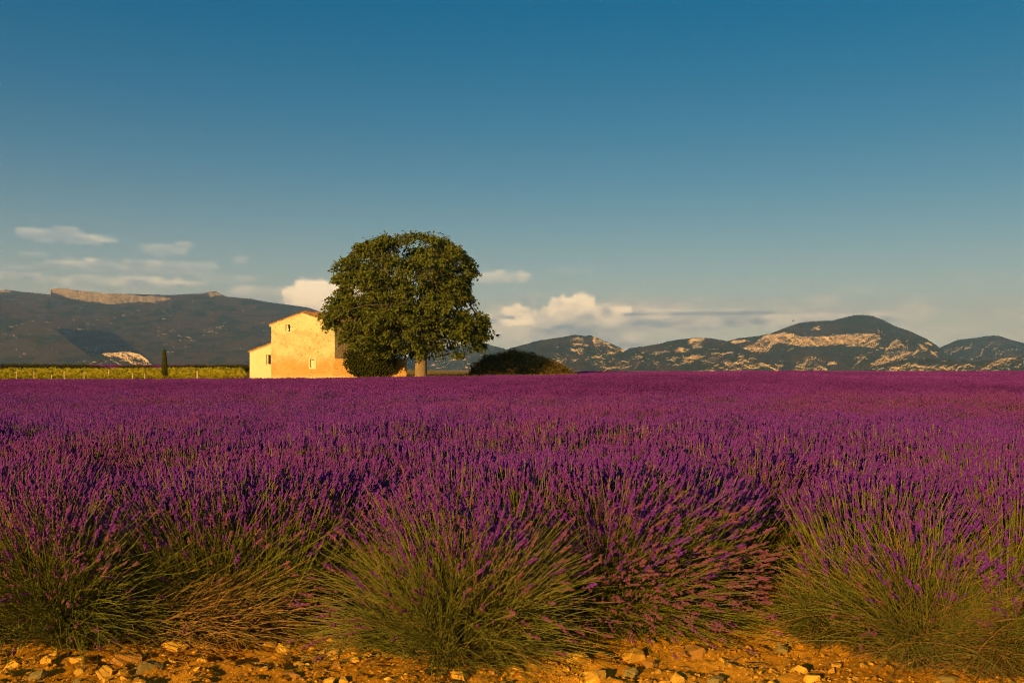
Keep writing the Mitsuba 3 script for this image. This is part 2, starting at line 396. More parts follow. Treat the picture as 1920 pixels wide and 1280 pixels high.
def mountain(k, x0, x1, step, D, ridge, base, rocks, label, rows=110, gully=70.0, seed=0, cot=2.1, rough=1.0, cloth=1.0, mat='hillside'):
    """A mountain flank as a real surface: columns of equal azimuth, rows of rising elevation; the run per metre of rise (cot) is small in cliffs and large on wooded slopes."""
    az = np.arange(x0, x1 + step, step)
    top = np.interp(az, [r[0] for r in ridge], [r[1] for r in ridge])
    top = top + rough * (nfbm(np.stack([az / 9, 0 * az, 0 * az], -1), 4, seed) - .5) * 2.2 - rough * .5 * np.maximum(0, nnoise(np.stack([az / 2.5, 0 * az, 0 * az], -1), seed) - .6)
    t = np.linspace(0, 1, rows)[:, None]
    PX = np.broadcast_to(az[None], (rows, len(az)))
    soft = gaussian_filter(top, 16 / step)
    PY = base + (soft[None] - base) * t + (top - soft)[None] * t ** 7
    wob = np.stack([PX / 11, PY / 7, 0 * PX], -1)
    w1, w2 = nfbm(wob, 4, seed + 1) - .5, nfbm(wob + 40, 4, seed + 2) - .5
    rock = np.zeros_like(PX)
    for poly, strength in rocks:
        pc = np.array(poly)
        inside = in_poly(PX + 9 * w1, PY + 7 * w2, poly).astype(float)
        rock = np.maximum(rock, inside * strength)
    speck = nfbm(np.stack([PX / 8, PY / 4.6, 0 * PX + 3], -1), 3, seed + 5)
    rock = np.where(rock > 0, rock * (speck < np.where(rock > .88, .80, np.where(rock > .68, .64, .50))), 0.0)
    rock = gaussian_filter(rock, (.7, 1.6 / step))
    run = cot * (1 - rock) + .12 * rock
    dz = np.maximum(-(np.diff(PY, axis=0)), .02) * D / F
    base_run = np.concatenate([np.zeros((1, len(az))), np.cumsum(dz * cot, 0)])
    dev = np.concatenate([np.zeros((1, len(az))), np.cumsum(dz * (.5 * (run[1:] + run[:-1]) - cot), 0)])
    dev = gaussian_filter(dev, (.6, 4.2 / step))
    dev = dev - gaussian_filter(dev, (20 * rows / 110, 3.0 / step))
    d = base_run + dev
    mid = np.sin(np.pi * np.clip(t * .9 + .05, 0, 1))
    gul = nfbm(np.stack([PX / 52 + .030 * (PY - 690) + .8 * w1, PY / 34 + .8 * w2, 0 * PX], -1), 4, seed + 7) - .5
    fine = nfbm(np.stack([PX / 6, PY / 6, 0 * PX], -1), 4, seed + 9) - .5
    tiny = nfbm(np.stack([PX / 1.9, PY / 2.2, 0 * PX], -1), 2, seed + 10) - .5
    d = d + gully * 1.1 * gul * mid + (3.5 + 30 * rock) * fine * mid * cloth + (1.5 + 11 * rock) * tiny * mid
    depth = D + d
    X = (PX - 960) / F * depth
    Z = EYE + (HOR - PY) / F * depth
    # far side: falls away behind the crest
    Xb = [X[-1:] * (1 + s / D) for s in (120, 500, 1200)]
    Zb = [Z[-1:] - s for s in (18, 120, 400)]
    Yb = [depth[-1:] + s for s in (120, 500, 1200)]
    X, Y, Z = np.concatenate([X] + Xb), np.concatenate([depth] + Yb), np.concatenate([Z] + Zb)
    Z = np.maximum(Z, -19.0)
    R, Cn = X.shape
    ii = np.arange(R * Cn).reshape(R, Cn)
    f = np.concatenate([np.stack([ii[:-1, :-1], ii[:-1, 1:], ii[1:, 1:]], -1).reshape(-1, 3), np.stack([ii[:-1, :-1], ii[1:, 1:], ii[1:, :-1]], -1).reshape(-1, 3)])
    put(k, (np.stack([X, Y, Z], -1).reshape(-1, 3), f), mat, label, None, None, 'structure', smooth=False)


mountain('mountain', -330, 760, 1.1, 8200,
         [(-330, 600), (-200, 560), (-90, 548), (0, 544), (10, 543), (40, 547), (95, 552), (96, 541), (115, 540), (150, 545), (200, 550), (320, 553), (360, 551), (382, 550), (392, 546), (404, 546), (424, 556), (470, 560), (500, 566), (540, 571), (580, 577), (620, 592), (680, 618), (740, 655), (800, 690)],
         700, [([(97, 539), (130, 540), (200, 549), (330, 557), (290, 566), (200, 570), (160, 566), (120, 556), (97, 549)], 1.0),
               ([(384, 556), (392, 546), (406, 545), (424, 556)], .8), ([(0, 542), (20, 541), (24, 548), (0, 549)], .8),
               ([(78, 600), (105, 600), (102, 610), (80, 606)], .6), ([(152, 632), (175, 632), (182, 640), (155, 644)], .6), ([(282, 605), (300, 612), (312, 640), (296, 630)], .45),
               ([(0, 650), (42, 652), (40, 660), (0, 660)], .4), ([(350, 655), (375, 660), (372, 668), (352, 664)], .4)],
         'long dark wooded mountain with a pale cliff along its flat crest behind the vineyard', gully=120, seed=20, cot=3.2, rows=120, rough=.4, mat='hillside_weathered')
mountain('mountain_spur', -330, 300, 0.9, 6900, [(-330, 570), (-100, 553), (0, 556), (30, 566), (60, 590), (90, 608), (130, 640), (170, 668), (220, 684), (300, 697)], 704, [],
         'dark shadowy wooded spur descending at the left end of the long mountain', gully=70, seed=33, cot=2.6, rows=60, rough=.4, mat='hillside_weathered')
mountain('cliff_hill', 120, 330, 0.6, 5200, [(120, 698), (160, 684), (188, 663), (215, 660), (245, 660), (262, 664), (276, 674), (292, 688), (330, 699)], 704,
         [([(188, 660), (245, 658), (264, 664), (278, 674), (290, 690), (262, 690), (244, 682), (222, 670), (195, 666)], 1.0), ([(152, 680), (172, 676), (178, 688), (155, 690)], .7)],
         'small foothill with a sunlit pink rock face left of the cypress', gully=60, seed=41, cot=2.2, rows=60, rough=.6)
mountain('blue_hill', 700, 1010, 1.0, 8600, [(700, 690), (780, 664), (850, 650), (900, 642), (925, 648), (945, 653), (1010, 690)], 702,
         [([(862, 672), (885, 672), (885, 692), (868, 690)], .7), ([(845, 680), (862, 680), (860, 690), (845, 690)], .6)],
         'faded hill with small pale rocks seen between the tree and the dark mound', gully=90, seed=52, cot=2.4, rows=50, rough=.4)
mountain('rocky_hill', 890, 1250, 0.65, 6300,
         [(890, 690), (930, 663), (950, 655), (985, 645), (1010, 638), (1040, 634), (1060, 631), (1078, 627), (1095, 629), (1108, 629), (1125, 635), (1140, 642), (1160, 650), (1172, 656), (1180, 672), (1200, 684), (1250, 699)],
         704, [([(1067, 637), (1085, 629), (1103, 640), (1107, 656), (1090, 666), (1070, 656)], .85), ([(1110, 642), (1122, 633), (1130, 645), (1120, 656), (1108, 652)], .8),
               ([(1130, 638), (1160, 648), (1174, 656), (1180, 690), (1168, 696), (1150, 692), (1140, 668), (1135, 655)], .7), ([(1112, 662), (1126, 656), (1140, 690), (1116, 690)], .75),
               ([(1035, 668), (1060, 656), (1078, 672), (1094, 692), (1040, 694)], .62), ([(1095, 668), (1106, 668), (1104, 676), (1096, 676)], .7)],
         'grey wooded hill with broken pale crags right behind the dark mound', gully=60, seed=61, cot=2.5, rows=100)
mountain('wooded_hill', 1130, 1470, 0.65, 6000,
         [(1130, 690), (1180, 652), (1200, 650), (1230, 645), (1260, 638), (1298, 633), (1335, 634), (1360, 638), (1380, 646), (1410, 662), (1440, 680), (1470, 699)],
         704, [([(1288, 643), (1300, 635), (1316, 635), (1317, 652), (1300, 653)], .9), ([(1262, 656), (1280, 650), (1298, 651), (1296, 658), (1264, 663)], .85), ([(1225, 662), (1248, 656), (1250, 661), (1232, 666)], .85),
               ([(1243, 668), (1258, 664), (1275, 672), (1262, 680), (1246, 674)], .8), ([(1278, 668), (1290, 664), (1318, 667), (1298, 676), (1282, 680)], .85), ([(1188, 662), (1198, 664), (1196, 671), (1189, 670)], .7),
               ([(1232, 678), (1238, 678), (1238, 684), (1230, 682)], .7), ([(1192, 687), (1198, 687), (1198, 692), (1192, 692)], .7)],
         'green hill dotted with small ledges of pale rock in the middle of the range', gully=70, seed=72, cot=2.5, rows=100)
mountain('scree_slope', 1290, 1470, 0.5, 5400, [(1290, 699), (1320, 694), (1350, 680), (1376, 666), (1400, 665), (1420, 672), (1440, 686), (1470, 699)], 704,
         [([(1322, 698), (1376, 664), (1400, 664), (1424, 676), (1420, 698)], .42)], 'grey scree slope with slanting ribs below the long cliff', gully=40, seed=80, cot=1.6, rows=50)
mountain('cliff_mountain', 1330, 1830, 0.6, 6600,
         [(1330, 660), (1362, 640), (1385, 634), (1420, 630), (1445, 625), (1470, 615), (1500, 605), (1525, 602), (1560, 601), (1585, 595), (1600, 591), (1617, 590), (1635, 592), (1655, 599), (1680, 612), (1710, 622), (1735, 634), (1755, 646), (1775, 664), (1800, 682), (1830, 700)],
         705, [([(1362, 641), (1385, 636), (1402, 634), (1400, 640), (1372, 645)], .9),
               ([(1384, 655), (1420, 640), (1430, 628), (1455, 625), (1485, 624), (1510, 631), (1545, 629), (1590, 625), (1640, 624), (1650, 634), (1645, 650), (1600, 651), (1572, 646), (1512, 653), (1494, 646), (1470, 643), (1450, 647), (1440, 660), (1424, 664), (1404, 655)], 1.0),
               ([(1508, 620), (1530, 610), (1542, 618), (1530, 621), (1520, 614)], .75), ([(1682, 633), (1698, 650), (1706, 680), (1680, 688), (1640, 692), (1630, 682), (1652, 668), (1666, 648)], .9),
               ([(1484, 692), (1500, 670), (1528, 666), (1545, 676), (1556, 697), (1482, 700)], .8), ([(1550, 679), (1566, 676), (1567, 684), (1552, 685)], .8), ([(1588, 676), (1616, 666), (1640, 672), (1630, 700), (1600, 700)], .6),
               ([(1440, 676), (1470, 674), (1466, 698), (1432, 698)], .55), ([(1724, 648), (1732, 645), (1738, 656), (1726, 660)], .9), ([(1742, 658), (1762, 662), (1758, 669), (1744, 666)], .9), ([(1728, 638), (1742, 640), (1752, 650), (1738, 646)], .8),
               ([(1706, 662), (1722, 650), (1720, 660), (1708, 672)], .7)],
         'tall dark peak with a long sunlit limestone cliff across its middle', gully=60, seed=91, cot=2.5, rows=120, rough=.5)
mountain('foothill', 1600, 2120, 0.6, 5000, [(1600, 700), (1640, 686), (1700, 674), (1730, 673), (1780, 676), (1830, 678), (1870, 672), (1920, 668), (2000, 672), (2120, 690)], 706,
         [([(1640, 690), (1700, 684), (1800, 684), (1810, 706), (1630, 706)], .45), ([(1840, 676), (1905, 668), (1905, 674), (1845, 680)], .4)], 'low brown foothill with scattered bright rocks under the far right peaks', gully=50, seed=101, cot=1.7, rows=50)
mountain('far_peak', 1690, 2260, 0.8, 8400, [(1690, 690), (1730, 668), (1765, 650), (1795, 637), (1830, 633), (1855, 629), (1872, 629), (1895, 637), (1925, 644), (2000, 662), (2100, 650), (2260, 690)], 704,
         [], 'smooth wooded mountain at the right edge of the range', gully=110, seed=112, cot=2.6, rows=60, rough=.4)


# ------------------------------------------------------------------ lavender: shared builders
def spike_set(tip, dirs, L, R, rng, sides=5, rings=9, jitter=.5):
    """Flower heads: whorls of buds along the last L metres below each tip; one whorl sits apart lower down."""
    prof9 = np.array([.25, .9, .55, 1.0, .6, 1.0, .55, .8, .12])
    s = np.linspace(0, 1, rings)
    prof = prof9 if rings == 9 else np.array([.3, .95, .6, 1.0, .6, .85, .12]) if rings == 7 else (np.array([.35, 1.0, .6, 1.0, .15]) if rings == 5 else np.array([.3, 1.0, .12]))
    pts = tip[:, None, :] - dirs[:, None, :] * (L[:, None] * (1 - s)[None])[..., None]
    rad = R[:, None] * prof[None] * (1 + .25 * (rng.random((len(tip), rings)) - .5))
    return tubes(pts, rad, sides, rng, jitter, twist=.6)


def tufted(N, rng, H, Rad, lean=(0, 0), K=36, spread=.33):
    """Stems of a whole plant: woody branches end in tufts inside the dome, and a loose bundle of stems rises from every tuft."""
    ct = np.radians(86 * rng.random(K) ** .72)
    cp = rng.random(K) * 2 * np.pi
    cd = np.stack([np.sin(ct) * np.cos(cp), np.sin(ct) * np.sin(cp), np.cos(ct)], 1)
    cb = cd * np.array([Rad, Rad, H]) * (.22 + .20 * rng.random(K))[:, None]
    cb[:, 2] = np.maximum(cb[:, 2], .04)
    cl_ = .80 + .30 * rng.random(K)
    i = rng.integers(0, K, N)
    d = cd[i] + rng.normal(size=(N, 3)) * spread
    d[:, 2] = np.maximum(d[:, 2], -.12) + .10
    d /= np.linalg.norm(d, axis=1, keepdims=True)
    th = np.arccos(np.clip(d[:, 2], -1, 1))
    b = cb[i] + rng.normal(size=(N, 3)) * .035
    b[:, 2] = np.maximum(b[:, 2], .02)
    reach = np.array([Rad, Rad, H]) * d * (cl_[i] * (.62 + .46 * rng.random(N) ** .7))[:, None]
    tip = np.where(rng.random((N, 1)) < .9, reach + .35 * cb[i], reach * .75 + .4 * cb[i])
    tip[:, 0] += lean[0] * (.35 + .65 * rng.random(N)) * np.sin(th * .5 + .5)
    tip[:, 1] += lean[1] * (.35 + .65 * rng.random(N))
    tip[:, 2] = np.maximum(tip[:, 2], .05 + .07 * rng.random(N))
    mid = b + (tip - b) * .5 + rng.normal(size=(N, 3)) * .022
    mid[:, 2] += .085 * np.sin(th)
    s = np.linspace(0, 1, 5)[None, :, None]
    pts = (1 - s) ** 2 * b[:, None] + 2 * s * (1 - s) * mid[:, None] + s * s * tip[:, None]
    end = tip - mid
    end /= np.linalg.norm(end, axis=1, keepdims=True)
    return pts, tip, end, th, cb


def fan(N, rng, H, Rad, lean=(0, 0), core=.16, tmin=0.0, tmax=88.0, power=.75):
    """Bezier points of stems that leave a woody crown and fan out into a dome."""
    th = np.radians(tmin + (tmax - tmin) * rng.random(N) ** power)
    ph = rng.random(N) * 2 * np.pi
    dirs = np.stack([np.sin(th) * np.cos(ph), np.sin(th) * np.sin(ph), np.cos(th)], 1)
    b = np.stack([np.cos(ph), np.sin(ph), 0 * ph], 1) * (core * np.sqrt(rng.random(N)) * (.3 + .7 * np.sin(th)))[:, None]
    b[:, 2] = .02 + .05 * rng.random(N)
    R = np.stack([Rad * dirs[:, 0], Rad * dirs[:, 1], H * dirs[:, 2]], 1) * (.66 + .42 * rng.random(N) ** .8)[:, None]
    tip = b * .6 + R
    tip[:, 0] += lean[0] * (.35 + .65 * rng.random(N)) * np.sin(th * .5 + .5)
    tip[:, 1] += lean[1] * (.35 + .65 * rng.random(N))
    tip[:, 2] = np.maximum(tip[:, 2], .05 + .06 * rng.random(N))
    mid = b + (tip - b) * .5
    mid[:, 2] += .10 * np.sin(th) + .02
    mid[:, :2] += rng.normal(size=(N, 2)) * .02
    s = np.linspace(0, 1, 5)[None, :, None]
    pts = (1 - s) ** 2 * b[:, None] + 2 * s * (1 - s) * mid[:, None] + s * s * tip[:, None]
    end = tip - mid
    end /= np.linalg.norm(end, axis=1, keepdims=True)
    return pts, tip, end, th


# ---- front plants, each one its own thing
def lavender_bush(px, py, H, Rad, label, seed, n=1250, flowering=.7, lean=(0, 0), dry=0, drydir=(1, -.3), dryat=(0, 0), leafy_n=16000, faded=.35, drymix=0.0):
    r = np.random.default_rng(seed)
    d = EYE * F / (py - HOR)
    x, y = (px - 960) / F * d, d
    o = np.array([x, y, float(soil_z([x], [y])[0]) - .02])
    k = key('lavender_bush')
    say(k, label, 'lavender bush', 'lavender bushes along the front edge of the field')
    pts, tip, end, th, cb = tufted(n, r, H, Rad, lean)
    isdry = r.random(n) < drymix
    v, f = tubes(pts[~isdry][:, [0, 2, 3, 4]] + o, np.array([.0019, .0016, .0013, .0011]), 3, r)
    put(k + '__stems', (v, f), 'stem', kind='stuff')
    v, f = tubes(pts[isdry] + o, np.array([.0022, .0019, .0016, .0014, .0012]), 3, r) if isdry.any() else (None, None)
    drymesh = [(v, f)] if v is not None else []
    fl = (r.random(n) < flowering * (1 - (.84 if faded < .5 else .25) * sstep(.34, .95, th))) & ~isdry
    old = r.random(n) < (faded + .45) * sstep(.4, 1.1, th) + .06
    fl &= (tip[:, 2] > .10) & (r.random(n) < .25 + tip[:, 2] / .35)
    old |= tip[:, 2] < .22 + .1 * r.random(n)
    for nm, m, sel in (('flowers', 'flower', fl & ~old), ('faded_flowers', 'flower_faded', fl & old)):
        c = int(sel.sum())
        if c == 0:
            continue
        L, R = .045 + .040 * r.random(c), .0070 + .0034 * r.random(c)
        main = spike_set(tip[sel] + o, end[sel], L, R, r, 4, 7)
        low = spike_set(tip[sel] + o - end[sel] * (L + .018)[:, None], end[sel], .014 + 0 * L, R * .75, r, 4, 3)
        put(f'{k}__{nm}', join([main, low]), m, kind='stuff')
    # narrow grey-green leaves: dense tufts at the branch ends, fewer up the stems
    i = r.integers(0, n, leafy_n)
    s = r.random(leafy_n) ** 1.5 * .70
    bb = pts[i, 0] * ((1 - s) ** 2)[:, None] + 2 * (s * (1 - s))[:, None] * (pts[i, 2] * 2 - .5 * (pts[i, 0] + pts[i, 4])) + (s * s)[:, None] * pts[i, 4]
    dd = (pts[i, 4] - pts[i, 0]) / np.linalg.norm(pts[i, 4] - pts[i, 0], axis=1, keepdims=True) + r.normal(size=(leafy_n, 3)) * .5
    bb = bb + r.normal(size=bb.shape) * .02
    bb[:, 2] = np.maximum(bb[:, 2], .01)
    put(k + '__leaves', blades(bb + o, dd, .035 + .045 * r.random(leafy_n), .0052, r, .25, 1), 'lavender_leaf', kind='stuff')
    if dry:
        th = np.radians(52 + 46 * r.random(dry))
        a = math.atan2(drydir[1], drydir[0]) + r.normal(size=dry) * .55
        b = np.stack([.16 * r.normal(size=dry), .12 * r.normal(size=dry), .02 + .13 * r.random(dry)], 1)
        ln = .22 + .42 * r.random(dry)
        tipd = b + np.stack([np.cos(a) * np.sin(th), np.sin(a) * np.sin(th), np.abs(np.cos(th))], 1) * ln[:, None]
        b[:, :2] += dryat
        tipd[:, :2] += dryat
        md = b + (tipd - b) * .5 + r.normal(size=(dry, 3)) * .015
        md[:, 2] += .06
        s = np.linspace(0, 1, 5)[None, :, None]
        pp = (1 - s) ** 2 * b[:, None] + 2 * s * (1 - s) * md[:, None] + s * s * tipd[:, None]
        pp[..., 2] = np.maximum(pp[..., 2], .015)
        drymesh.append(tubes(pp + o, np.array([.0032, .0027, .0023, .0019, .0013]), 3, r))
    # woody crown
    e, nb = cb, len(cb)
    s = np.linspace(0, 1, 4)[None, :, None]
    wood = (e[:, None] * s + r.normal(size=(nb, 4, 3)) * .012 * s) + o
    put(k + '__branches', join([tubes(wood, np.array([.011, .009, .007, .004]), 5, r)] + drymesh), 'dry_stem', label='dry straw-brown stems and woody twigs' if dry else None, kind='stuff')
    return o


lavender_bush(120, 1196, .82, .86, 'dense olive green lavender bush with few flowers at the left end of the front row', 1, n=2300, flowering=.8)
lavender_bush(400, 1170, .84, .84, 'lavender bush with bare straw-brown stems fallen over its right foot', 2, n=2100, flowering=.9, dry=1000, drydir=(1, -.22), dryat=(-.05, -.26), lean=(.10, 0))
lavender_bush(630, 1140, .80, .76, 'low lavender bush squeezed between the straw-brown bush and the broad central bush', 3, n=1700, flowering=1.0, lean=(.12, 0))
lavender_bush(850, 1228, .80, .72, 'broad green fan-shaped lavender bush in the middle, nearest to the stones', 4, n=2500, flowering=.9, drymix=.06)
lavender_bush(1130, 1165, .80, .80, 'lavender bush thick with purple spikes all swept towards the right', 5, n=2500, flowering=1.0, lean=(.30, -.05), dry=130, drydir=(.2, -1), faded=.5)
lavender_bush(1420, 1085, .82, .66, 'lavender bush with a bright green heart behind the dark gap in the front row', 6, n=1900, flowering=1.0)
lavender_bush(1740, 1232, .64, .72, 'sparse brownish lavender bush with dry upright stems at the right of the front row', 7, n=2000, flowering=.45, drymix=.24, dry=200, drydir=(.3, -.6))
lavender_bush(1960, 1160, .78, .70, 'green lavender bush cut by the right edge behind the brownish bush', 8, n=1600, flowering=.7, drymix=.1)


def spindle(tip, dirs, L, R, rng):
    """Cheap flower heads for far plants: a three-sided bud with two shoulders, 12 triangles each."""
    n = len(tip)
    u = np.cross(dirs, rng.normal(size=(n, 3)))
    u /= np.linalg.norm(u, axis=1, keepdims=True)
    w = np.cross(dirs, u)
    rows = [(tip - dirs * L[:, None])[:, None]]
    for s, k in ((.72, 1.0), (.25, .8)):
        a = np.arange(3) * 2.0944 + s
        rows.append((tip - dirs * (L * s)[:, None])[:, None] + (np.cos(a)[None, :, None] * u[:, None] + np.sin(a)[None, :, None] * w[:, None]) * (R * k)[:, None, None])
    V = np.concatenate(rows + [tip[:, None]], 1)
    f = []
    for i in range(3):
        j = (i + 1) % 3
        f += [[0, 1 + j, 1 + i], [1 + i, 1 + j, 4 + j], [1 + i, 4 + j, 4 + i], [4 + i, 4 + j, 7]]
    f = np.array(f)
    return V.reshape(-1, 3), (f[None] + (np.arange(n) * 8)[:, None, None]).reshape(-1, 3)


lavender_bush(1895, 1246, .50, .62, 'low brown and olive lavender bush in the bottom right corner', 9, n=1200, flowering=.25, drymix=.22, dry=160, drydir=(-.3, -1))
lavender_bush(1600, 1205, .52, .50, 'small olive lavender tuft leaning against the left side of the brownish bush', 10, n=900, flowering=.3, drymix=.15)


# ---- the field behind: one mass of plants, made of copies
def field_plant(name, seed, N, sides, rings, stem, H=.82, Rad=.62, tmax=46, spk=1.0, core=.34):
    r = np.random.default_rng(seed)
    pts, tip, end, th = fan(N, r, H, Rad, (.10, 0), core, 0, tmax, .6)
    L, R = (.05 + .045 * r.random(N)) * spk, (.0070 + .0036 * r.random(N)) * spk
    flow = spike_set(tip, end, L, R, r, sides, rings, .3) if sides > 3 else spindle(tip, end, L, R, r)
    g = {'type': 'shapegroup', 'flowers': mikit.ply(flow, 'flower' if rings > 3 else 'far_flower')}
    if stem == 2:
        g['stems'] = mikit.ply(tubes(pts[:, 1::3], np.array([.0024, .0016]), 3, r), 'stem')
    elif stem == 1:
        i = r.random(N) < .5
        g['stems'] = mikit.ply(blades(pts[i, 2], tip[i] - pts[i, 2], .4, .005, r, .05, 1), 'stem')
    scene[name] = g


for v in range(3):
    field_plant(f'plant_near_{v}', 200 + v, 1150, 4, 5, 2, spk=.80)
    field_plant(f'plant_mid_{v}', 210 + v, 920, 3, 5, 1, spk=.74)
    field_plant(f'plant_far_{v}', 220 + v, 380, 3, 3, 0, spk=1.05)
r = np.random.default_rng(77)


def far_patch(name, seed):
    r = np.random.default_rng(seed)
    N = 230
    p = np.stack([r.random(N) * 2.2 - 1.1, r.random(N) * 2.2 - 1.1, .64 + .22 * r.random(N) ** 1.3], 1)
    dirs = np.stack([r.normal(size=N) * .22, r.normal(size=N) * .22, np.ones(N)], 1)
    dirs /= np.linalg.norm(dirs, axis=1, keepdims=True)
    scene[name] = {'type': 'shapegroup', 'flowers': mikit.ply(spindle(p, dirs, .13 + .10 * r.random(N), .024 + .02 * r.random(N), r), 'far_flower')}


for v in range(3):
    far_patch(f'patch_{v}', 240 + v)
count = 0


def plant(group, x, y, s, z=None, sz=1.0):
    global count
    count += 1
    zz = float(ground_z(x, y)) if z is None else z
    scene[f'lavender_field__{count:04d}'] = {'type': 'instance', 'shapes': {'type': 'ref', 'id': group},
                                             'to_world': T().translate([x, y, zz]).rotate([0, 0, 1], float(r.normal() * 30)).scale([s, s, s * sz])}


def far_edge(x, y):
    """True where the big field goes on (its far side is cut by the vineyard, the yard and the mound)."""
    ang = x / y
    lim = np.interp(ang, [-.6, -.27, -.21, -.02, .065, .07, .6], [104, 103, 97, 97, 102, 150, 155])
    return y < lim


y = 5.8
row = 0
while y < 56:
    step = .70 if y < 12 else (.78 if y < 24 else .95)
    half = .56 * y + 1.4
    for x in np.arange(-half, half, step):
        xx, yy = x + r.normal() * .16 + (row % 2) * step / 2, y + r.normal() * .14
        if y < 6.6 and abs(xx - 1.62) < .4:
            continue
        hmod = .93 + .34 * (float(nfbm(np.array([xx * .22, yy * .42, 0.]), 3, 5)) - .5)
        g = 'plant_near' if yy < 10.0 else ('plant_mid' if yy < 24 else 'plant_far')
        plant(f'{g}_{r.integers(3)}', xx, yy, .92 + .2 * r.random(), None, hmod)
    y += step * .9
    row += 1
y = 56.5
while y < 156:
    half = .56 * y + 3
    for x in np.arange(-half, half, 2.0):
        if far_edge(x, y):
            plant(f'patch_{r.integers(3)}', x + r.normal() * .2, y + r.normal() * .2, .92 + .2 * r.random(), None, .94 + .22 * (float(nfbm(np.array([x * .08, y * .03, 3.]), 3, 6)) - .5))
    y += 1.9
say('lavender_field', 'wide field of purple lavender in full bloom reaching to the farmhouse and the horizon', 'lavender field', None, 'stuff')
# leafy layer under the flowers
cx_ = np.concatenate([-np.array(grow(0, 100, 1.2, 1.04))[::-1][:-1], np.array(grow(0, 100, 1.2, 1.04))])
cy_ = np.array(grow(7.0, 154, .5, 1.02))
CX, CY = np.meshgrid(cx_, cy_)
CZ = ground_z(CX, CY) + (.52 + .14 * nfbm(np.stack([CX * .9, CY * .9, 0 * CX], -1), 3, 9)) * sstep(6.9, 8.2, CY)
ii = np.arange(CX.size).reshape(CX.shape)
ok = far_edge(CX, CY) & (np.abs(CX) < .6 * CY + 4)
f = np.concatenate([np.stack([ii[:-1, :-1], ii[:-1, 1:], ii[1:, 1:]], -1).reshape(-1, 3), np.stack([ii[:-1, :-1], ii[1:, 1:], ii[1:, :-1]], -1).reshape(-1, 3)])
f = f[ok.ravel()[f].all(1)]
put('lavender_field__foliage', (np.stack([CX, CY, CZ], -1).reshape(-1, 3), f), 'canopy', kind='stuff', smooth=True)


# ------------------------------------------------------------------ stones
def rock_mesh(r, w, dpt, h, pts=15, sub=1):
    p = r.normal(size=(pts, 3))
    p /= np.linalg.norm(p, axis=1, keepdims=True)
    p *= (.78 + .40 * r.random((pts, 1)))
    p[:, 2] = np.clip(p[:, 2], -.7, .62)
    m = trimesh.Trimesh(p, ConvexHull(p).simplices)
    m = trimesh.convex.convex_hull(m)
    if sub:
        m = m.subdivide()
        m.vertices += (nnoise(m.vertices * 2.3 + r.random(3) * 50)[:, None] - .5) * .22 * m.vertices
    m.apply_scale([w / 2, dpt / 2, h / 2])
    m.apply_transform(trimesh.transformations.euler_matrix(*(r.normal(size=2) * .22), r.random() * 6.28))
    return m


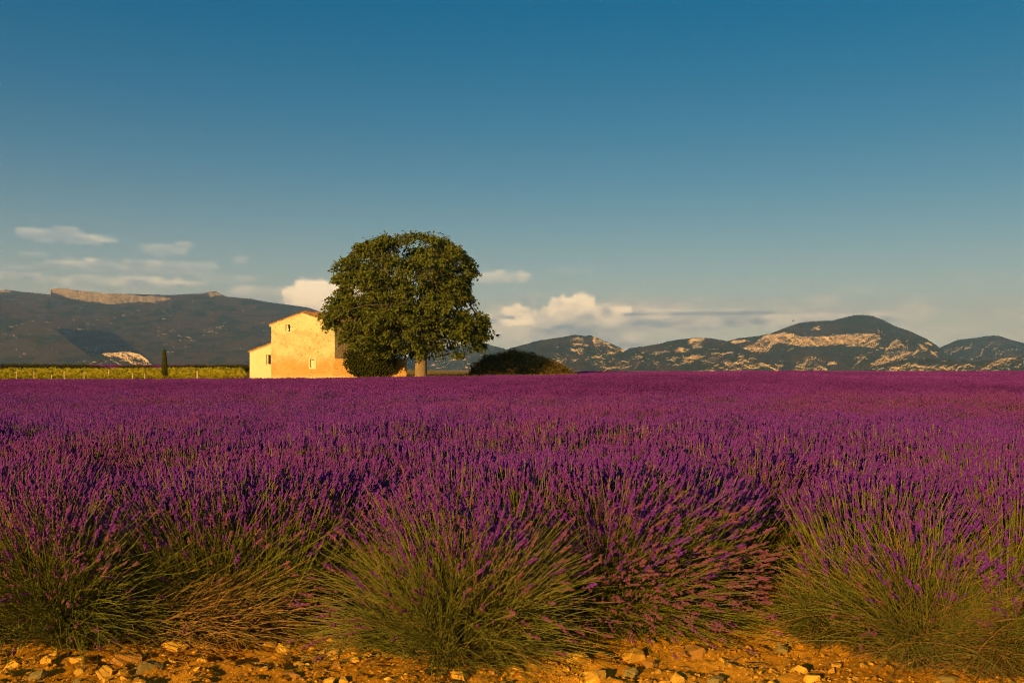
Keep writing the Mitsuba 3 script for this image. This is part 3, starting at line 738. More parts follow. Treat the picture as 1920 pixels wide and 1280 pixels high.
STONES = [  # px, py (foot), width px, height px, tone, what sets it apart
    (321, 1222, 44, 28, 'o', 'bright ochre slab under the tips of the fallen straw-brown stems'),
    (231, 1246, 54, 26, 'b', 'broad brown block with a flat top lying left of the grey boulder'),
    (273, 1262, 46, 24, 'g', 'rounded grey boulder beside the flat-topped brown block'),
    (60, 1274, 44, 18, 'g', 'flat grey slab low in the left corner of the bare soil'),
    (94, 1229, 28, 16, 'o', 'knobbly ochre lump resting on the edge of a wedge-shaped stone'),
    (86, 1246, 30, 20, 'o', 'wedge-shaped ochre stone under the knobbly lump near the left bush'),
    (196, 1272, 42, 24, 'o', 'orange pyramid-like stone below the flat-topped brown block'),
    (144, 1243, 34, 15, 'o', 'long ochre stone midway between the wedge-shaped stone and the brown block'),
    (23, 1252, 28, 14, 'o', 'small ochre stone nearest to the left edge of the photo'),
    (372, 1214, 54, 20, 'o', 'low wide ochre stone half buried right of the bright slab'),
    (526, 1222, 42, 24, 'o', 'smooth rounded ochre stone with a dark hollow at its right side'),
    (617, 1224, 32, 20, 'o', 'ochre stone left of the drooping flower stalk beside the central bush'),
    (659, 1208, 44, 22, 'o', 'large pale ochre stone behind the drooping stalk left of the central bush'),
    (505, 1208, 22, 18, 'o', 'small upright ochre stone at the end of the straw-brown stems'),
    (440, 1216, 28, 28, 'b', 'brown upright stone below the middle of the straw-brown stems'),
    (667, 1242, 24, 14, 'o', 'angular yellow stone in front of the left foot of the central bush'),
    (621, 1200, 22, 12, 'o', 'small ochre stone touching the shade at the left foot of the central bush'),
    (545, 1270, 30, 10, 'b', 'flat brown stone at the bottom between the rounded stone and the pebbles'),
    (638, 1276, 24, 15, 'o', 'pale ochre stone on the lower edge below the angular yellow one'),
    (1085, 1243, 42, 26, 'o', 'big rounded ochre stone with a dark pit below the right-swept bush'),
    (866, 1270, 44, 24, 'o', 'large ochre stone directly below the foot of the central bush'),
    (793, 1262, 20, 15, 'o', 'small bright stone left of the large one under the central bush'),
    (1118, 1284, 50, 24, 'o', 'domed ochre stone cut by the lower edge below the rounded pitted stone'),
    (968, 1256, 28, 13, 'o', 'flat bright stone under the right foot of the central bush'),
    (1192, 1240, 54, 28, 'o', 'orange slab with a black crack below the straw tips of the right-swept bush'),
    (1182, 1270, 30, 18, 'g', 'pale grey stone below the cracked orange slab'),
    (1300, 1240, 44, 19, 'b', 'tilted brown slab casting a black shadow right of the cracked orange slab'),
    (1273, 1282, 46, 20, 'o', 'long ochre stone on the lower edge below the tilted brown slab'),
    (1344, 1284, 38, 22, 'g', 'dark grey stone on the lower edge right of the long ochre stone'),
    (1222, 1254, 34, 16, 'b', 'brown lump wedged right of the pale grey stone'),
    (1465, 1219, 32, 16, 'g', 'lone greyish stone in the gap left of the brownish bush'),
    (1506, 1266, 38, 16, 'o', 'bright yellow flat stone before the left foot of the brownish bush'),
    (1524, 1284, 32, 18, 'o', 'orange stone on the lower edge under the bright yellow flat one'),
    (1785, 1282, 52, 14, 'g', 'flat greyish slab below the foot of the brownish bush'),
]
TONE = {'o': 'stone_ochre', 'g': 'stone_grey', 'b': 'stone_brown'}
for i, (px, py, w, h, tone, lab) in enumerate(STONES):
    rr = np.random.default_rng(900 + i)
    d = EYE * F / (py - HOR)
    sc = d / F
    m = rock_mesh(rr, w * sc * 1.22, max(w * .9, h) * sc, h * sc * 1.7)
    x, yv = (px - 960) / F * d, d + .3 * w * sc
    m.apply_translation([x, yv, float(soil_z([x], [yv])[0]) + h * sc * .16])
    put(key('stone'), m, TONE[tone], lab, 'stone', 'larger stones on the bare soil')
rr = np.random.default_rng(31)
for i in range(300):
    px, py = rr.random() * 1980 - 30, 1196 + 100 * rr.random() ** .8
    d = EYE * F / (py - HOR)
    w = (8 + 18 * rr.random() ** 1.8) * d / F
    m = rock_mesh(rr, w, w * (.7 + .4 * rr.random()), w * (.5 + .4 * rr.random()), 13, 0)
    x = (px - 960) / F * d
    m.apply_translation([x, d, float(soil_z([x], [d])[0]) + w * .05])
    tone = 'ogb'[int(rr.choice(3, p=[.72, .1, .18]))]
    zone = next(t for lim, t in ((130, 'in the left corner'), (260, 'under the left bush'), (420, 'under the straw-brown stems, left part'), (600, 'under the straw-brown stems, right part'), (760, 'in the bare gap left of the central bush'),
                                 (890, 'under the central bush, left part'), (1020, 'under the central bush, right part'), (1160, 'under the right-swept bush, left part'), (1300, 'under the right-swept bush, middle part'),
                                 (1500, 'under the right-swept bush, right part'), (1700, 'under the brownish bush, left part'), (9999, 'under the brownish bush, right part')) if px < lim)
    near_ = 'near the lower edge' if py > 1262 else ('on the open soil' if py > 1228 else 'next to the plants')
    put(key('small_stone'), m, TONE[tone], f"{'small' if w > 11 * d / F else 'tiny'} {dict(o='ochre', g='greyish', b='brown')[tone]} stone {zone}, {near_}", 'stone', 'small stones scattered on the bare soil')
ico = trimesh.convex.convex_hull(np.vstack([np.eye(3), -np.eye(3)]))
for nm, N, mat, lab in (('pebbles', 5200, 'stone_ochre', 'tiny ochre pebbles strewn over the bare soil'), ('clods', 4200, 'soil', 'crumbly clods of earth lying over the bare soil')):
    px, py = rr.random(N) * 2000 - 40, 1175 + 120 * rr.random(N) ** .9
    d = EYE * F / (py - HOR)
    x = (px - 960) / F * d
    w = ((1.2 + 5 * rr.random(N) ** 3) if nm == 'pebbles' else (2 + 9 * rr.random(N) ** 3)) * d / F
    z = soil_z(x, d)
    V = ico.vertices[None] * (.6 + .7 * rr.random((N, len(ico.vertices), 1))) * np.stack([w, w, w * .7], 1)[:, None] * .6 + np.stack([x, d, z + w * .1], 1)[:, None]
    put(nm, (V.reshape(-1, 3), (ico.faces[None] + (np.arange(N) * len(ico.vertices))[:, None, None]).reshape(-1, 3)), mat, lab, nm, None, 'stuff')
# straw and fallen twigs on the soil
N = 420
px, py = rr.random(N) * 1960 - 20, 1185 + 80 * rr.random(N) ** 1.6
d = EYE * F / (py - HOR)
x = (px - 960) / F * d
a = rr.normal(size=N) * .8
ln = .03 + .09 * rr.random(N)
p0 = np.stack([x, d, soil_z(x, d) + .008], 1)
p1 = p0 + np.stack([np.cos(a), np.sin(a), .12 * rr.random(N)], 1) * ln[:, None]
put('straw_litter', tubes(np.stack([p0, (p0 + p1) / 2 + [0, 0, .004], p1], 1), np.array([.002, .002, .0012]), 3, rr), 'dry_stem', 'dry straw and twig litter fallen on the soil in front of the bushes', 'straw', None, 'stuff')

# ------------------------------------------------------------------ farmhouse
HY = 107.0
s_ = HY / F
TH = math.radians(32)      # the gable is turned to face a little left; its right side wall shows
xr_ = (627.5 - 960) * s_


def hu(px):
    q = (960 - px) / F
    return (q * HY + xr_) / (math.cos(TH) - q * math.sin(TH))


hx = lambda px: xr_ - hu(px)
hz = lambda py, px=600: EYE + (HOR - py) / F * (HY + math.sin(TH) * hu(px))
G0 = -.45
xl, xm = hx(508.5), hx(569)
zl, zm, zr = hz(609, 508.5), hz(587, 569), hz(607, 627.5)
DEP = 9.0
ROT = T().translate([xr_, HY, 0]).rotate([0, 0, 1], -math.degrees(TH)).translate([-xr_, -HY, 0])


def house_part(k, mesh, mat, **kw):
    put(k, mesh, mat, **kw)
    scene[k]['to_world'] = ROT


H = 'farmhouse'
say(H, 'old yellow stone farmhouse with a low gable and tiled roof beside the big tree', 'house')
win_up = (hx(535), hx(544.5), hz(621.5, 540), hz(608, 540))
win_lo = (hx(581), hx(590), hz(689, 585), hz(673, 585))
win_sm = (hx(498.3), hx(507.6), hz(683.5, 503), hz(664.5, 503))


def holed(poly, wins):
    g = Polygon(poly)
    for (a, b, c, e) in wins:
        g = g.difference(shapely.box(a, c, b, e))
    return g


front = holed([(xl, G0), (xr_, G0), (xr_, zr), (xm, zm), (xl, zl)], [win_up, win_lo])
house_part(H + '__gable_wall', prism_y(front, HY, HY + .55), 'plaster', label='sunlit gable wall with an orange stain near the ground')
side = box([xr_ - .55, HY + .553, G0], [xr_ - .002, HY + DEP, zr - .05])
house_part(H + '__side_wall', side, 'rubble', label='side wall of bare brown rubble stone')
house_part(H + '__left_wall', box([xl + .002, HY + .553, G0], [xl + .55, HY + DEP, zl - .05]), 'plaster')
house_part(H + '__back_wall', prism_y([(xl + .56, G0), (xr_ - .56, G0), (xr_ - .56, zr - .2), (xm, zm - .05), (xl + .56, zl - .2)], HY + DEP - .5, HY + DEP - .01), 'rubble')


def tile_slope(p_low0, p_low1, p_hi0, p_hi1, cols, rows, th=.10):
    """A slope of half-round tiles in overlapping rows: real ridges and steps, one mesh."""
    p_low0, p_low1, p_hi0, p_hi1 = map(np.asarray, (p_low0, p_low1, p_hi0, p_hi1))
    nrm = np.cross(p_low1 - p_low0, p_hi0 - p_low0)
    nrm = nrm / np.linalg.norm(nrm)
    nrm = nrm if nrm[2] > 0 else -nrm
    nu, rr = cols * 6, np.random.default_rng(12)
    U = np.linspace(0, 1, nu + 1)
    rowsv = []
    for k in range(rows):
        for e in (0, 1):
            rowsv.append((k + e * .999, .045 * (1 - e) + .012 * e))
    out = []
    wav = .05 * np.abs(np.sin(U * cols * np.pi)) + .0
    for q, lift in rowsv:
        s = q / rows
        base = (p_low0[None] * (1 - U[:, None]) + p_low1[None] * U[:, None]) * (1 - s) + (p_hi0[None] * (1 - U[:, None]) + p_hi1[None] * U[:, None]) * s
        jit = .02 * nnoise(np.stack([U * cols, 0 * U + int(q), 0 * U], -1), 4)
        out.append(base + nrm * (wav + lift + jit)[:, None])
    V = np.array(out)
    R, Cn = V.shape[:2]
    ii = np.arange(R * Cn).reshape(R, Cn)
    f = np.concatenate([np.stack([ii[:-1, :-1], ii[:-1, 1:], ii[1:, 1:]], -1).reshape(-1, 3), np.stack([ii[:-1, :-1], ii[1:, 1:], ii[1:, :-1]], -1).reshape(-1, 3)])
    V = V.reshape(-1, 3)
    # closed slab: underside and rim
    lo = np.array([p_low0, p_low1, p_hi1, p_hi0]) - nrm * th
    hi = np.array([p_low0, p_low1, p_hi1, p_hi0]) + nrm * .005
    slab = trimesh.convex.convex_hull(np.vstack([lo, hi]))
    return join([(V, f), (np.array(slab.vertices), np.array(slab.faces))])


ov, fr = .22, .16      # eaves and verge overhang
tl = (zm - zl) / (xm - xl)
tr = (zm - zr) / (xr_ - xm)
y0, y1 = HY - fr, HY + DEP + .15
house_part(H + '__roof', trimesh.util.concatenate([trimesh.Trimesh(*tile_slope([xl - ov, y0, zl - tl * ov + .10], [xl - ov, y1, zl - tl * ov + .10], [xm, y0, zm + .10], [xm, y1, zm + .10], 44, 9), process=False),
           trimesh.Trimesh(*tile_slope([xr_ + ov, y0, zr - tr * ov + .10], [xr_ + ov, y1, zr - tr * ov + .10], [xm, y0, zm + .10], [xm, y1, zm + .10], 44, 9), process=False)]), 'roof_tile')
u = np.linspace(0, np.pi, 9)
cap = np.stack([xm + .14 * np.cos(u), 0 * u, zm + .13 + .12 * np.sin(u)], 1)
rid = []
for kk in range(22):
    a0, a1 = y0 + kk * (y1 - y0) / 22, y0 + (kk + 1.06) * (y1 - y0) / 22
    A, B = cap.copy(), cap.copy() * 1.0
    A[:, 1], B[:, 1] = a0, a1
    B[:, 2] += .02
    i = np.arange(8)
    rid.append((np.vstack([A, B]), np.concatenate([np.stack([i, i + 1, i + 10], 1), np.stack([i, i + 10, i + 9], 1)])))
house_part(H + '__roof__ridge_tiles', join(rid), 'roof_tile', kind='stuff')
for nm, (xa, za, xb, zb) in {'cornice': (xl - .16, zl - tl * .16, xm, zm), 'cornice_001': (xm, zm, xr_ + .16, zr - tr * .16)}.items():
    house_part(f'{H}__{nm}', prism_y([(xa, za - .16), (xb, zb - .16), (xb, zb - .02), (xa, za - .02)], HY - .11, HY - .003), 'render_pale')
# left lean-to
lxl = hx(467.5)
lz0, lz1 = hz(660, 467.5), hz(645, 508.5)
lean = holed([(lxl, G0), (xl - .003, G0), (xl - .003, lz1), (lxl, lz0)], [win_sm])
house_part(H + '__annex_wall', prism_y(lean, HY + .06, HY + .46), 'render_pale', label='pale smooth wall of the low lean-to')
house_part(H + '__annex_side_wall', box([lxl + .002, HY + .463, G0], [lxl + .4, HY + 5.5, lz0 - .05]), 'render_pale')
ta = (lz1 - lz0) / (xl - lxl)
house_part(H + '__annex_roof', tile_slope([lxl - .2, HY - .1, lz0 - ta * .2 + .10], [lxl - .2, HY + 5.7, lz0 - ta * .2 + .10], [xl - .01, HY - .1, lz1 + .10], [xl - .01, HY + 5.7, lz1 + .10], 28, 5), 'roof_tile')


def window(nm, w, deep, kind):
    a, b, c, e = w
    k = f'{H}__{nm}'
    yb = HY + deep
    sur = .16
    ring = Polygon([(a - sur, c - sur), (b + sur, c - sur), (b + sur, e + .10), (a - sur, e + .10)]).difference(shapely.box(a, c, b, e))
    yf = HY + (.06 if kind == 'annex' else 0)
    house_part(k, prism_y(ring, yf - .025, yf - .002), 'render_pale', label={'attic': 'small square attic window with a broken shutter', 'low': 'small low window with a white panel', 'annex': 'barred white window of the lean-to'}[kind])
    fr_ = Polygon([(a + .004, c + .004), (b - .004, c + .004), (b - .004, e - .004), (a + .004, e - .004)]).difference(shapely.box(a + .06, c + .07, b - .06, e - .06))
    house_part(k + '__frame', prism_y(fr_, yb, yb + .06), 'white_paint' if kind != 'attic' else 'old_wood')
    house_part(k + '__pane', box([a + .06, yb + .03, c + .06], [b - .06, yb + .04, e - .06]), 'dark_pane')
    house_part(k + '__sill', box([a - .06, yf - .07, c - .06], [b + .06, yb - .004, c - .004]), 'render_pale')
    if kind == 'attic':
        m = trimesh.util.concatenate([box([a + .03, yb - .05, c + .03], [a + .26, yb - .02, e - .03]), box([a + .27, yb - .045, c + .10], [a + .36, yb - .02, c + .3]), box([b - .12, yb - .045, c + .35], [b - .04, yb - .02, e - .1])])
        house_part(k + '__shutter', m, 'white_paint')
    elif kind == 'low':
        house_part(k + '__shutter', box([a + .05, yb - .05, c + .05], [b - .14, yb - .02, e - .13]), 'white_paint')
    else:
        house_part(k + '__shutter', box([a + .03, yb - .05, c + .03], [a + .20, yb - .02, e - .03]), 'white_paint')
        for q in range(3):
            xq = a + .10 + q * (b - a - .2) / 2
            house_part(k + '__bar' + (f'_{q:03d}' if q else ''), box([xq - .011, HY + .02, c + .005], [xq + .011, HY + .042, e - .005]), 'old_wood')


window('attic_window', win_up, .22, 'attic')
window('low_window', win_lo, .20, 'low')
window('annex_window', win_sm, .22, 'annex')
# low yard wall running right from the corner, behind the round bush
wx = lambda px: (px - 960) * s_
wxr, zt = wx(762), EYE + (HOR - 672) * s_
n = 40
xt = np.linspace(xr_ + .02, wxr - .3, n)
ragged = zt + .12 * (nfbm(np.stack([xt * 1.3, 0 * xt, 0 * xt], -1), 3, 2) - .5)
put(H + '__yard_wall', prism_y([(xt[0], G0), (xt[-1], G0)] + list(zip(xt[::-1], ragged[::-1])), HY - .05, HY + .42), 'plaster', label='low yellow yard wall that runs behind the round bush')
put(H + '__yard_wall__end_pier', box([wxr - .297, HY - .10, G0], [wxr, HY + .5, zt - .03]), 'plaster')

# ------------------------------------------------------------------ the big tree
TX, TY = (788 - 960) / F * 98.0, 98.0
TS = TY / F
tz = lambda py: EYE + (HOR - py) * TS
OUT_L = [(668, 700), (655, 690), (650, 655), (640, 625), (628, 616), (610, 606), (577, 609), (542, 619), (512, 635), (490, 645), (471, 655), (464, 685), (452, 715), (441, 765), (438, 785)]
OUT_R = [(668, 876), (664, 886), (655, 905), (637, 923), (615, 921), (588, 902), (558, 899), (528, 890), (509, 895), (485, 886), (461, 858), (448, 820), (441, 795), (438, 785)]
axis_px = 775.0


def crown_R(z, th):
    py = HOR - (z - EYE) / TS
    L = np.interp(py, [p[0] for p in OUT_L[::-1]], [axis_px - p[1] for p in OUT_L[::-1]]) * TS
    R = np.interp(py, [p[0] for p in OUT_R[::-1]], [p[1] - axis_px for p in OUT_R[::-1]]) * TS
    c = .5 + .5 * np.cos(th)
    wob = 1 + .46 * (float(nfbm(np.array([math.cos(th) * 2.2, math.sin(th) * 2.2, z * .45]), 3, 14)) - .5)
    return np.maximum((L * (1 - c) + R * c) * wob * .915, .05)


r = np.random.default_rng(8)
AX = (axis_px - 960) / F * TY
z_lo, z_hi = tz(668), tz(445)
cl = []
while len(cl) < 520:
    z = z_lo + (z_hi - z_lo) * r.random()
    th = r.random() * 2 * np.pi
    R = float(crown_R(z, th))
    q = 1 - .55 * r.random() ** 1.6
    if r.random() > (R / 9.5) + .1:
        continue
    size = .6 + 1.0 * r.random() ** 1.4
    rho = max(q * R - size * .65, 0)
    cl.append((AX + rho * math.cos(th), TY + rho * math.sin(th), min(z, z_hi - size * .6), size, th))
for z in np.linspace(z_lo + .6, z_hi - .6, 34):      # make the two side outlines hold
    for th in (0, math.pi):
        R = float(crown_R(z, th))
        size = .55 + .35 * r.random()
        cl.append((AX + (R - size * .75) * math.cos(th), TY + r.normal() * .6, z, size, th))
cl = np.array(cl)
n_l = 92
C = np.repeat(cl, n_l, 0)
n = len(C)
u = r.normal(size=(n, 3))
u /= np.linalg.norm(u, axis=1, keepdims=True)
u[:, 2] = np.where(u[:, 2] < -.35, -u[:, 2], u[:, 2])
pos = C[:, :3] + u * (C[:, 3] * (.55 + .5 * r.random(n)))[:, None] * [1, 1, .82]
pos[:, 2] = np.maximum(pos[:, 2], z_lo - .5 * r.random(n))
outd = np.stack([pos[:, 0] - AX, pos[:, 1] - TY, np.full(n, 1.0)], 1)
outd /= np.linalg.norm(outd, axis=1, keepdims=True)
axl = outd * .8 + u * .6 + r.normal(size=(n, 3)) * .55
axl[:, 2] -= .75
nr = u * .7 + outd * .3 + np.array([0, 0, .7]) + r.normal(size=(n, 3)) * .45
# drooping sprays that break the outline
ns_ = 330
zc = z_lo + (z_hi - z_lo) * r.random(ns_)
tc = r.random(ns_) * 2 * np.pi
Rc = np.array([float(crown_R(z, t)) for z, t in zip(zc, tc)])
s = np.linspace(-.35, 1, 12)[None]
ln = (.5 + 1.0 * r.random(ns_))[:, None]
rho = Rc[:, None] + s * ln * .75 - .2
sp = np.stack([AX + rho * np.cos(tc)[:, None], TY + rho * np.sin(tc)[:, None], zc[:, None] + ln * (.35 * s - .6 * s * s)], -1)
sp = (sp[:, :, None, :] + r.normal(size=(ns_, 12, 3, 3)) * .13).reshape(-1, 3)
od = np.repeat(np.stack([np.cos(tc), np.sin(tc), 0 * tc + .2], 1), 36, 0)
pos, u, outd = np.vstack([pos, sp]), np.vstack([u, od]), np.vstack([outd, od])
n = len(pos)
axl = np.vstack([axl, od * .7 + r.normal(size=sp.shape) * .6 - [0, 0, .5]])
nr = np.vstack([nr, od * .5 + [0, 0, .7] + r.normal(size=sp.shape) * .5])
k = 'walnut_tree'
say(k, 'huge round-crowned leafy tree standing alone right of the yellow farmhouse', 'tree')
gap = nfbm(pos * .55 + 5, 3, 23) + .10 * r.random(n) > .465
pos, nr, axl = pos[gap], nr[gap], axl[gap]
n = len(pos)
put(k + '__crown', leaves(pos, nr, axl, .27 + .20 * r.random(n), .15 + .10 * r.random(n)), 'tree_leaf', kind='stuff')
tb = np.array([TX, TY, -.3])
hts = np.array([0, .35, 1.0, 2.0, 3.2, 4.2])
tk = [tb + np.array([.05 * math.sin(h), .04 * h, h]) for h in hts]
tv, tf = tubes(np.array([tk]), np.array([.98, .74, .62, .58, .62, .46]), 16, r, .07)
put(k + '__trunk', (tv, tf), 'bark', smooth=True)
top = tk[-2]
limbs = []
for i in range(9):
    a = i / 9 * 6.28 + .4 * r.random()
    rise = .35 + .75 * (i % 3) / 2
    end = np.array([AX + math.cos(a) * 5.6 * (1.2 - .5 * rise), TY + math.sin(a) * 5.6 * (1.2 - .5 * rise), top[2] + 2.5 + 5.6 * rise])
    mid = top * .5 + end * .5 + np.array([0, 0, .9])
    s = np.linspace(0, 1, 7)[:, None]
    lp = (1 - s) ** 2 * (top - [0, 0, .3]) + 2 * s * (1 - s) * mid + s * s * end
    put(f'{k}__limb' + (f'_{i:03d}' if i else ''), tubes(lp[None], np.linspace(.32, .07, 7), 7, r, .08), 'bark', smooth=True)
    limbs.append(lp)
lp_all = np.concatenate([l[2:] for l in limbs])
sel = cl[r.permutation(len(cl))[:300]]
near = lp_all[np.argmin(((sel[:, None, :3] - lp_all[None]) ** 2).sum(2), 1)]
m_ = (near + sel[:, :3]) / 2 + [0, 0, .25]
put(k + '__twigs', tubes(np.stack([near, m_, sel[:, :3]], 1), np.array([.05, .035, .015]), 4, r), 'twig_bark', kind='stuff')


# ------------------------------------------------------------------ round bush by the wall, cypress
def shrub(k, cx, cy, cz, rx, ry, rz, N, mat, L, W, seed, droop=.4):
    r = np.random.default_rng(seed)
    u = r.normal(size=(N, 3))
    u /= np.linalg.norm(u, axis=1, keepdims=True)
    lump = .80 + .42 * nfbm(u * 2.4 + seed, 3, seed)
    q = (.45 + .55 * r.random(N) ** .45) * lump
    pos = np.array([cx, cy, cz]) + u * q[:, None] * [rx, ry, rz]
    pos[:, 2] = np.maximum(pos[:, 2], G0 + .1)
    axl = u + r.normal(size=(N, 3)) * .6
    axl[:, 2] -= droop
    put(k, leaves(pos, u + [0, 0, .5] + r.normal(size=(N, 3)) * .4, axl, L * (.7 + .6 * r.random(N)), W * (.7 + .6 * r.random(N))), mat, kind='stuff')


BY = 106.0
bs = BY / F
k = 'round_bush'
say(k, 'dark green rounded bush in front of the yard wall under the big tree', 'bush')
bx, bz = (694 - 960) * bs, EYE + (HOR - 672) * bs
shrub(k + '__foliage', bx, BY, bz, 2.75, .85, 2.05, 9000, 'bush_leaf', .26, .13, 3)
rb = np.random.default_rng(3)
e = np.stack([bx + rb.normal(size=14) * 1.0, BY + rb.normal(size=14) * .25, bz + rb.random(14) * 1.0], 1)
b0 = np.array([bx, BY, G0 + .1])
put(k + '__stems', tubes(np.stack([np.broadcast_to(b0, e.shape), (b0 + e) / 2 + rb.normal(size=e.shape) * [.15, .05, .1], e], 1), np.array([.09, .06, .03]), 6, rb), 'bark', kind='stuff')
CYD = 108.0
cs = CYD / F
cxx, ctop = (308.5 - 960) * cs, EYE + (HOR - 657) * cs
cbase = float(ground_z(cxx, CYD))
k = 'cypress_tree'
say(k, 'slim dark cypress standing alone in front of the green vineyard', 'tree')
r = np.random.default_rng(19)
N = 5200
t = r.random(N) ** .9
hh = ctop - cbase - .35
prof = np.interp(t, [0, .06, .25, .5, .8, .95, 1], [.55, .85, 1, .92, .55, .22, .03]) * .27
a = r.random(N) * 6.28
q = .55 + .5 * r.random(N)
pos = np.stack([cxx + prof * q * np.cos(a), CYD + prof * q * np.sin(a), cbase + .35 + t * hh], 1)
axl = np.stack([np.cos(a) * .35, np.sin(a) * .35, np.ones(N)], 1) + r.normal(size=(N, 3)) * .2
put(k + '__foliage', leaves(pos, np.stack([np.cos(a), np.sin(a), .3 + 0 * a], 1), axl, .16 + .10 * r.random(N), .05), 'cypress_leaf', kind='stuff')
put(k + '__trunk', tubes(np.array([[[cxx, CYD, cbase - .1], [cxx, CYD, cbase + .6], [cxx, CYD, cbase + 1.6]]]), np.array([.08, .07, .04]), 8), 'bark', smooth=True)

# ------------------------------------------------------------------ dark mound right of the tree
MY = 112.0
ms = MY / F
prof = [(876, 706), (882, 697), (889, 686), (900, 676), (914, 668), (932, 664), (948, 660), (962, 657), (975, 660), (1004, 667), (1035, 677), (1060, 689), (1074, 699), (1080, 706)]
mx = np.array([(p[0] - 960) * ms for p in prof])
mz = np.array([EYE + (HOR - p[1]) * ms for p in prof])
mb = -.35
uu = np.linspace(0, 1, 90)
X0 = mx[0] + (mx[-1] - mx[0]) * uu
Htop = np.interp(X0, mx, mz) - mb - .38
vv = np.linspace(-1, 1, 50)
V = []
for v_ in vv:
    prf = np.clip(1 - abs(v_) ** 2.4, 0, 1) ** .75
    wd = 1.1 + 3.6 * np.sin(np.pi * np.clip(uu, .02, .98)) ** .6
    yv = MY + v_ * wd
    zz = mb + Htop * prf
    nn = nfbm(np.stack([X0 * .9, yv * .9, zz * .9], -1), 3, 6) - .5
    V.append(np.stack([X0, yv, zz + .45 * nn * prf], -1))
V = np.array(V)
ii = np.arange(V.shape[0] * V.shape[1]).reshape(V.shape[:2])
f = np.concatenate([np.stack([ii[:-1, :-1], ii[:-1, 1:], ii[1:, 1:]], -1).reshape(-1, 3), np.stack([ii[:-1, :-1], ii[1:, 1:], ii[1:, :-1]], -1).reshape(-1, 3)])
k = 'earth_mound'
say(k, 'long dark mound of earth overgrown with shaggy grass right of the big tree', 'mound')
put(k + '__earth', (V.reshape(-1, 3), f), 'mound_earth', smooth=True)
r = np.random.default_rng(44)
pts, fi = trimesh.sample.sample_surface(trimesh.Trimesh(V.reshape(-1, 3), f, process=False), 17000, seed=4)
nn = np.array(trimesh.Trimesh(V.reshape(-1, 3), f, process=False).face_normals)[fi]
nn[nn[:, 2] < 0] *= -1
dd = nn * .5 + np.array([.15, 0, .8]) + r.normal(size=pts.shape) * .32
put(k + '__grass', blades(pts - nn * .04, dd, .26 + .62 * r.random(len(pts)) ** 2.4, .05, r, .4, 2), 'mound_grass', kind='stuff')
w = [(962, 656, .55, 1), (912, 668, .35, 2), (996, 664, .5, 3), (889, 684, .5, 4)]
for i, (a_, b_, q_, sd) in enumerate(w):
    p_ = np.array([(a_ - 960) * ms, MY, EYE + (HOR - b_) * ms - .15])
    rr = np.random.default_rng(sd)
    nb = 90
    u = rr.normal(size=(nb, 3))
    u /= np.linalg.norm(u, axis=1, keepdims=True)
    put(f'{k}__weed' + (f'_{i:03d}' if i else ''), leaves(p_ + u * q_ * [.8, .6, .55], u + [0, 0, .4], u + rr.normal(size=(nb, 3)) * .5, .24, .12), 'bush_leaf', kind='stuff')


# ------------------------------------------------------------------ grass around the yard, vineyard, strips behind
def tuft_area(name, n, fx, seed, L, W, mat, label, cat):
    r = np.random.default_rng(seed)
    x, y = fx(r, n)
    dirs = np.stack([r.normal(size=n) * .35 + .1, r.normal(size=n) * .35, np.ones(n)], 1)
    put(name, blades(np.stack([x, y, ground_z(x, y) - .02], 1), dirs, L * (.5 + .9 * r.random(n)), W, r, .35, 2), mat, label, cat, None, 'stuff')


def yard(r, n):
    y = 96 + 46 * r.random(n) ** 1.3
    x = (-.165 + .23 * r.random(n)) * y
    return x, y


tuft_area('yard_grass', 26000, yard, 61, .75, .06, 'dry_grass', 'rough dry grass growing round the tree trunk and between the wall and the mound', 'grass')


def left_edge(r, n):
    y = 101.5 + 4 * r.random(n)
    x = (-.58 + .31 * r.random(n)) * y
    return x, y


tuft_area('verge_grass', 9000, left_edge, 62, .55, .06, 'dry_grass', 'thin dry grass verge between the lavender and the vineyard', 'grass')
r = np.random.default_rng(63)
lv = []
for yr in list(np.arange(106.5, 150, 2.4)) + list(np.arange(151, 235, 4.0)):
    half0, half1 = -.62 * yr, -.270 * yr
    dens = 125 if yr < 112 else (22 if yr < 150 else 10)
    n = int((half1 - half0) * dens)
    x = half0 + (half1 - half0) * r.random(n)
    zz = ground_z(x, yr + 0 * x)
    hgt = 1.00 + .10 * (nfbm(np.stack([x * .8, yr + 0 * x, 0 * x], -1), 3, 3) - .5) * 2
    z = zz + .12 + hgt * r.random(n) ** .8
    yv = yr + r.normal(size=n) * .28
    nr = np.stack([r.normal(size=n) * .6, r.normal(size=n) * .6 - .5, .5 + .5 * r.random(n)], 1)
    axl = np.stack([r.normal(size=n), r.normal(size=n) - .3, -.4 + .5 * r.normal(size=n)], 1)
    big = .85 if yr < 112 else (1.9 if yr < 150 else 2.4)
    lv.append(leaves(np.stack([x, yv, z], 1), nr, axl, (.17 + .12 * r.random(n)) * big, (.15 + .10 * r.random(n)) * big))
put('vineyard', join(lv), 'vine_leaf', 'long yellow-green vineyard rows left of the farmhouse', 'vineyard', None, 'stuff')
POSTS = [(31, 695.5, 106.0, 'wooden vine post nearest to the left edge of the photo'), (64, 696, 106.0, 'second wooden vine post from the left edge of the photo'),
         (97, 701.5, 106.0, 'short wooden vine post, third from the left edge of the photo'), (120.5, 695, 106.0, 'slender wooden vine post, fourth from the left edge of the photo'),
         (158, 697, 106.0, 'wooden vine post halfway between the left edge and the cypress'), (203.5, 693, 107.2, 'tall wooden vine post rising highest among the leaves'),
         (248, 698, 106.0, 'leaning wooden vine post, second to the left of the cypress'), (271.5, 699, 106.0, 'thin faint wooden vine post just left of the cypress'),
         (370, 695, 106.0, 'thick pale wooden vine post between the cypress and the farmhouse')]
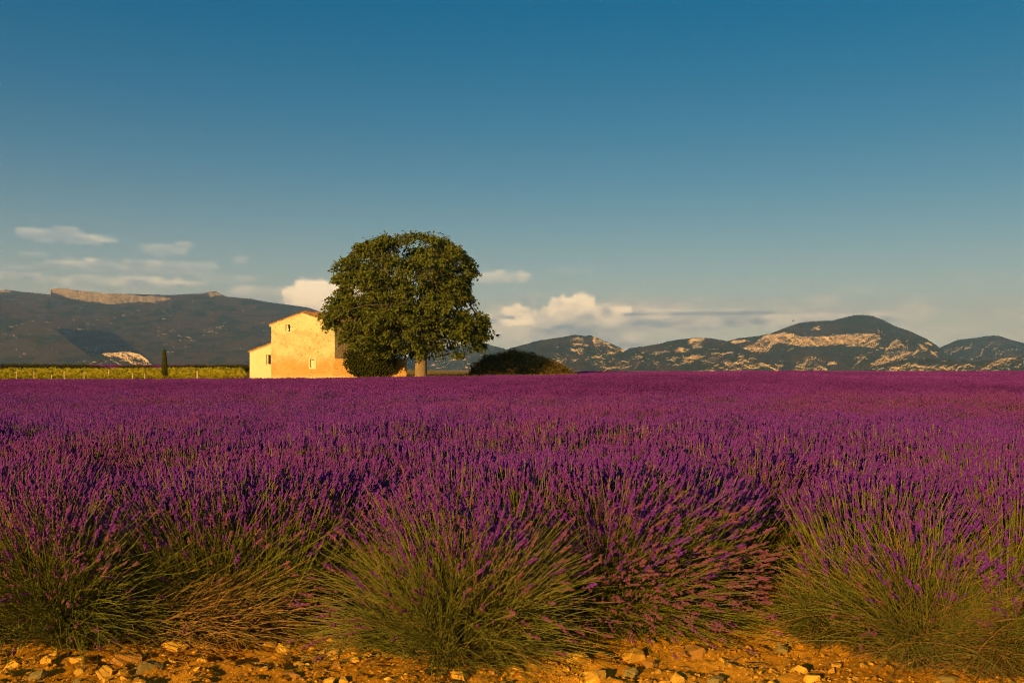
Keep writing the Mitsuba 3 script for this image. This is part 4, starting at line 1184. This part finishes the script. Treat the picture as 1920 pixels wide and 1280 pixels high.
for i, (px, py, d, lab) in enumerate(POSTS):
    p1 = at(px, py, d - .5)
    b = np.array([p1[0] + (.12 if i == 6 else .02), d - .5, float(ground_z(p1[0], d)) - .1])
    rad = .055 if i != 8 else .085
    rp = np.random.default_rng(i)
    v, f = tubes(np.array([[b, b * .5 + p1 * .5, p1 - [0, 0, .01], p1]]), np.array([rad, rad * .95, rad * .9, .004]), 8, rp, .06)
    put(key('vine_post'), (v, f), 'post_wood', lab, 'post', 'vine posts along the front of the vineyard', smooth=40)


def strip(r, n):
    y = 262 + 50 * r.random(n)
    x = (-.62 + .42 * r.random(n)) * y
    return x, y


r = np.random.default_rng(65)
n = 11000
x, yv = strip(r, n)
zz = ground_z(x, yv)
hh = 1.35 + .5 * nfbm(np.stack([x * .05, yv * .1, 0 * x], -1), 3, 5)
tip = np.stack([x, yv, zz + hh * (.75 + .35 * r.random(n))], 1)
dirs = np.stack([r.normal(size=n) * .25, r.normal(size=n) * .25, np.ones(n)], 1)
dirs /= np.linalg.norm(dirs, axis=1, keepdims=True)
put('lavender_strip', spindle(tip, dirs, .7 + .4 * r.random(n), .13 + .07 * r.random(n), r), 'far_flower', 'thin dark purple band of a second lavender field beyond the vineyard', 'lavender field', None, 'stuff')
r = np.random.default_rng(66)
n = 16000
yv = 240 + 9 * r.random(n)
x = (-.62 + .37 * r.random(n)) * yv
gate = nfbm(np.stack([x * .035, 0 * x, 0 * x], -1), 3, 8)
kp = gate + .35 * (x / yv + .45) > .47
x, yv = x[kp], yv[kp]
n = len(x)
pos = np.stack([x, yv, ground_z(x, yv) + .1 + (.7 + 1.5 * gate[kp]) * r.random(n)], 1)
put('scrub', leaves(pos, r.normal(size=(n, 3)) + [0, -.3, .6], r.normal(size=(n, 3)), .45, .28), 'bush_leaf', 'dark low scrub along the far side of the vineyard', 'scrub', None, 'stuff')

# ------------------------------------------------------------------ bird in the sky
c = at(1487.5, 601.3, 150.0)
bird = trimesh.creation.icosphere(2)
bv = bird.vertices.copy()
bird.vertices = np.stack([bv[:, 0] * (.17 - .06 * bv[:, 0]), bv[:, 1] * .055, bv[:, 2] * .055], 1)
head = trimesh.creation.icosphere(1, .04)
head.apply_translation([.19, 0, .02])
beak = trimesh.creation.cone(.012, .05, sections=6)
beak.apply_transform(trimesh.transformations.rotation_matrix(math.pi / 2, [0, 1, 0]))
beak.apply_translation([.22, 0, .02])
say('bird', 'tiny black bird flying above the ridge left of the tall peak', 'bird')
tl_ = trimesh.convex.convex_hull([[-.12, .03, 0], [-.12, -.03, 0], [-.30, .07, .01], [-.30, -.07, .01], [-.2, 0, .02]])
body = trimesh.util.concatenate([bird, head, beak, tl_])
body.apply_translation(c)
put('bird__body', body, 'feather', smooth=50)
for i, sg in enumerate((1, -1)):
    wg = trimesh.convex.convex_hull(np.array([[.08, .03, .02], [-.08, .03, .02], [.10, .22, .07], [-.06, .22, .06], [-.02, .46, .04], [.03, .44, .045], [0, .2, .085], [0, .04, .045]]) * [1, sg, 1])
    wg.apply_translation(c)
    put('bird__wing' + ('_001' if i else ''), wg, 'feather', smooth=40)

# ------------------------------------------------------------------ air
scene['haze_air'] = {'type': 'homogeneous', 'albedo': {'type': 'rgb', 'value': [.86, .94, .97]}, 'sigma_t': {'type': 'rgb', 'value': [5.2e-5, 6.4e-5, 7.2e-5]}, 'phase': {'type': 'hg', 'g': .8}}
scene['haze'] = {'type': 'cube', 'to_world': T().translate([0, 4000, 420]).scale([11000, 9500, 440.5]), 'bsdf': {'type': 'null'}, 'interior': {'type': 'ref', 'id': 'haze_air'}}
say('haze', 'thin pale air that fades the distant mountains', 'haze', None, 'stuff')
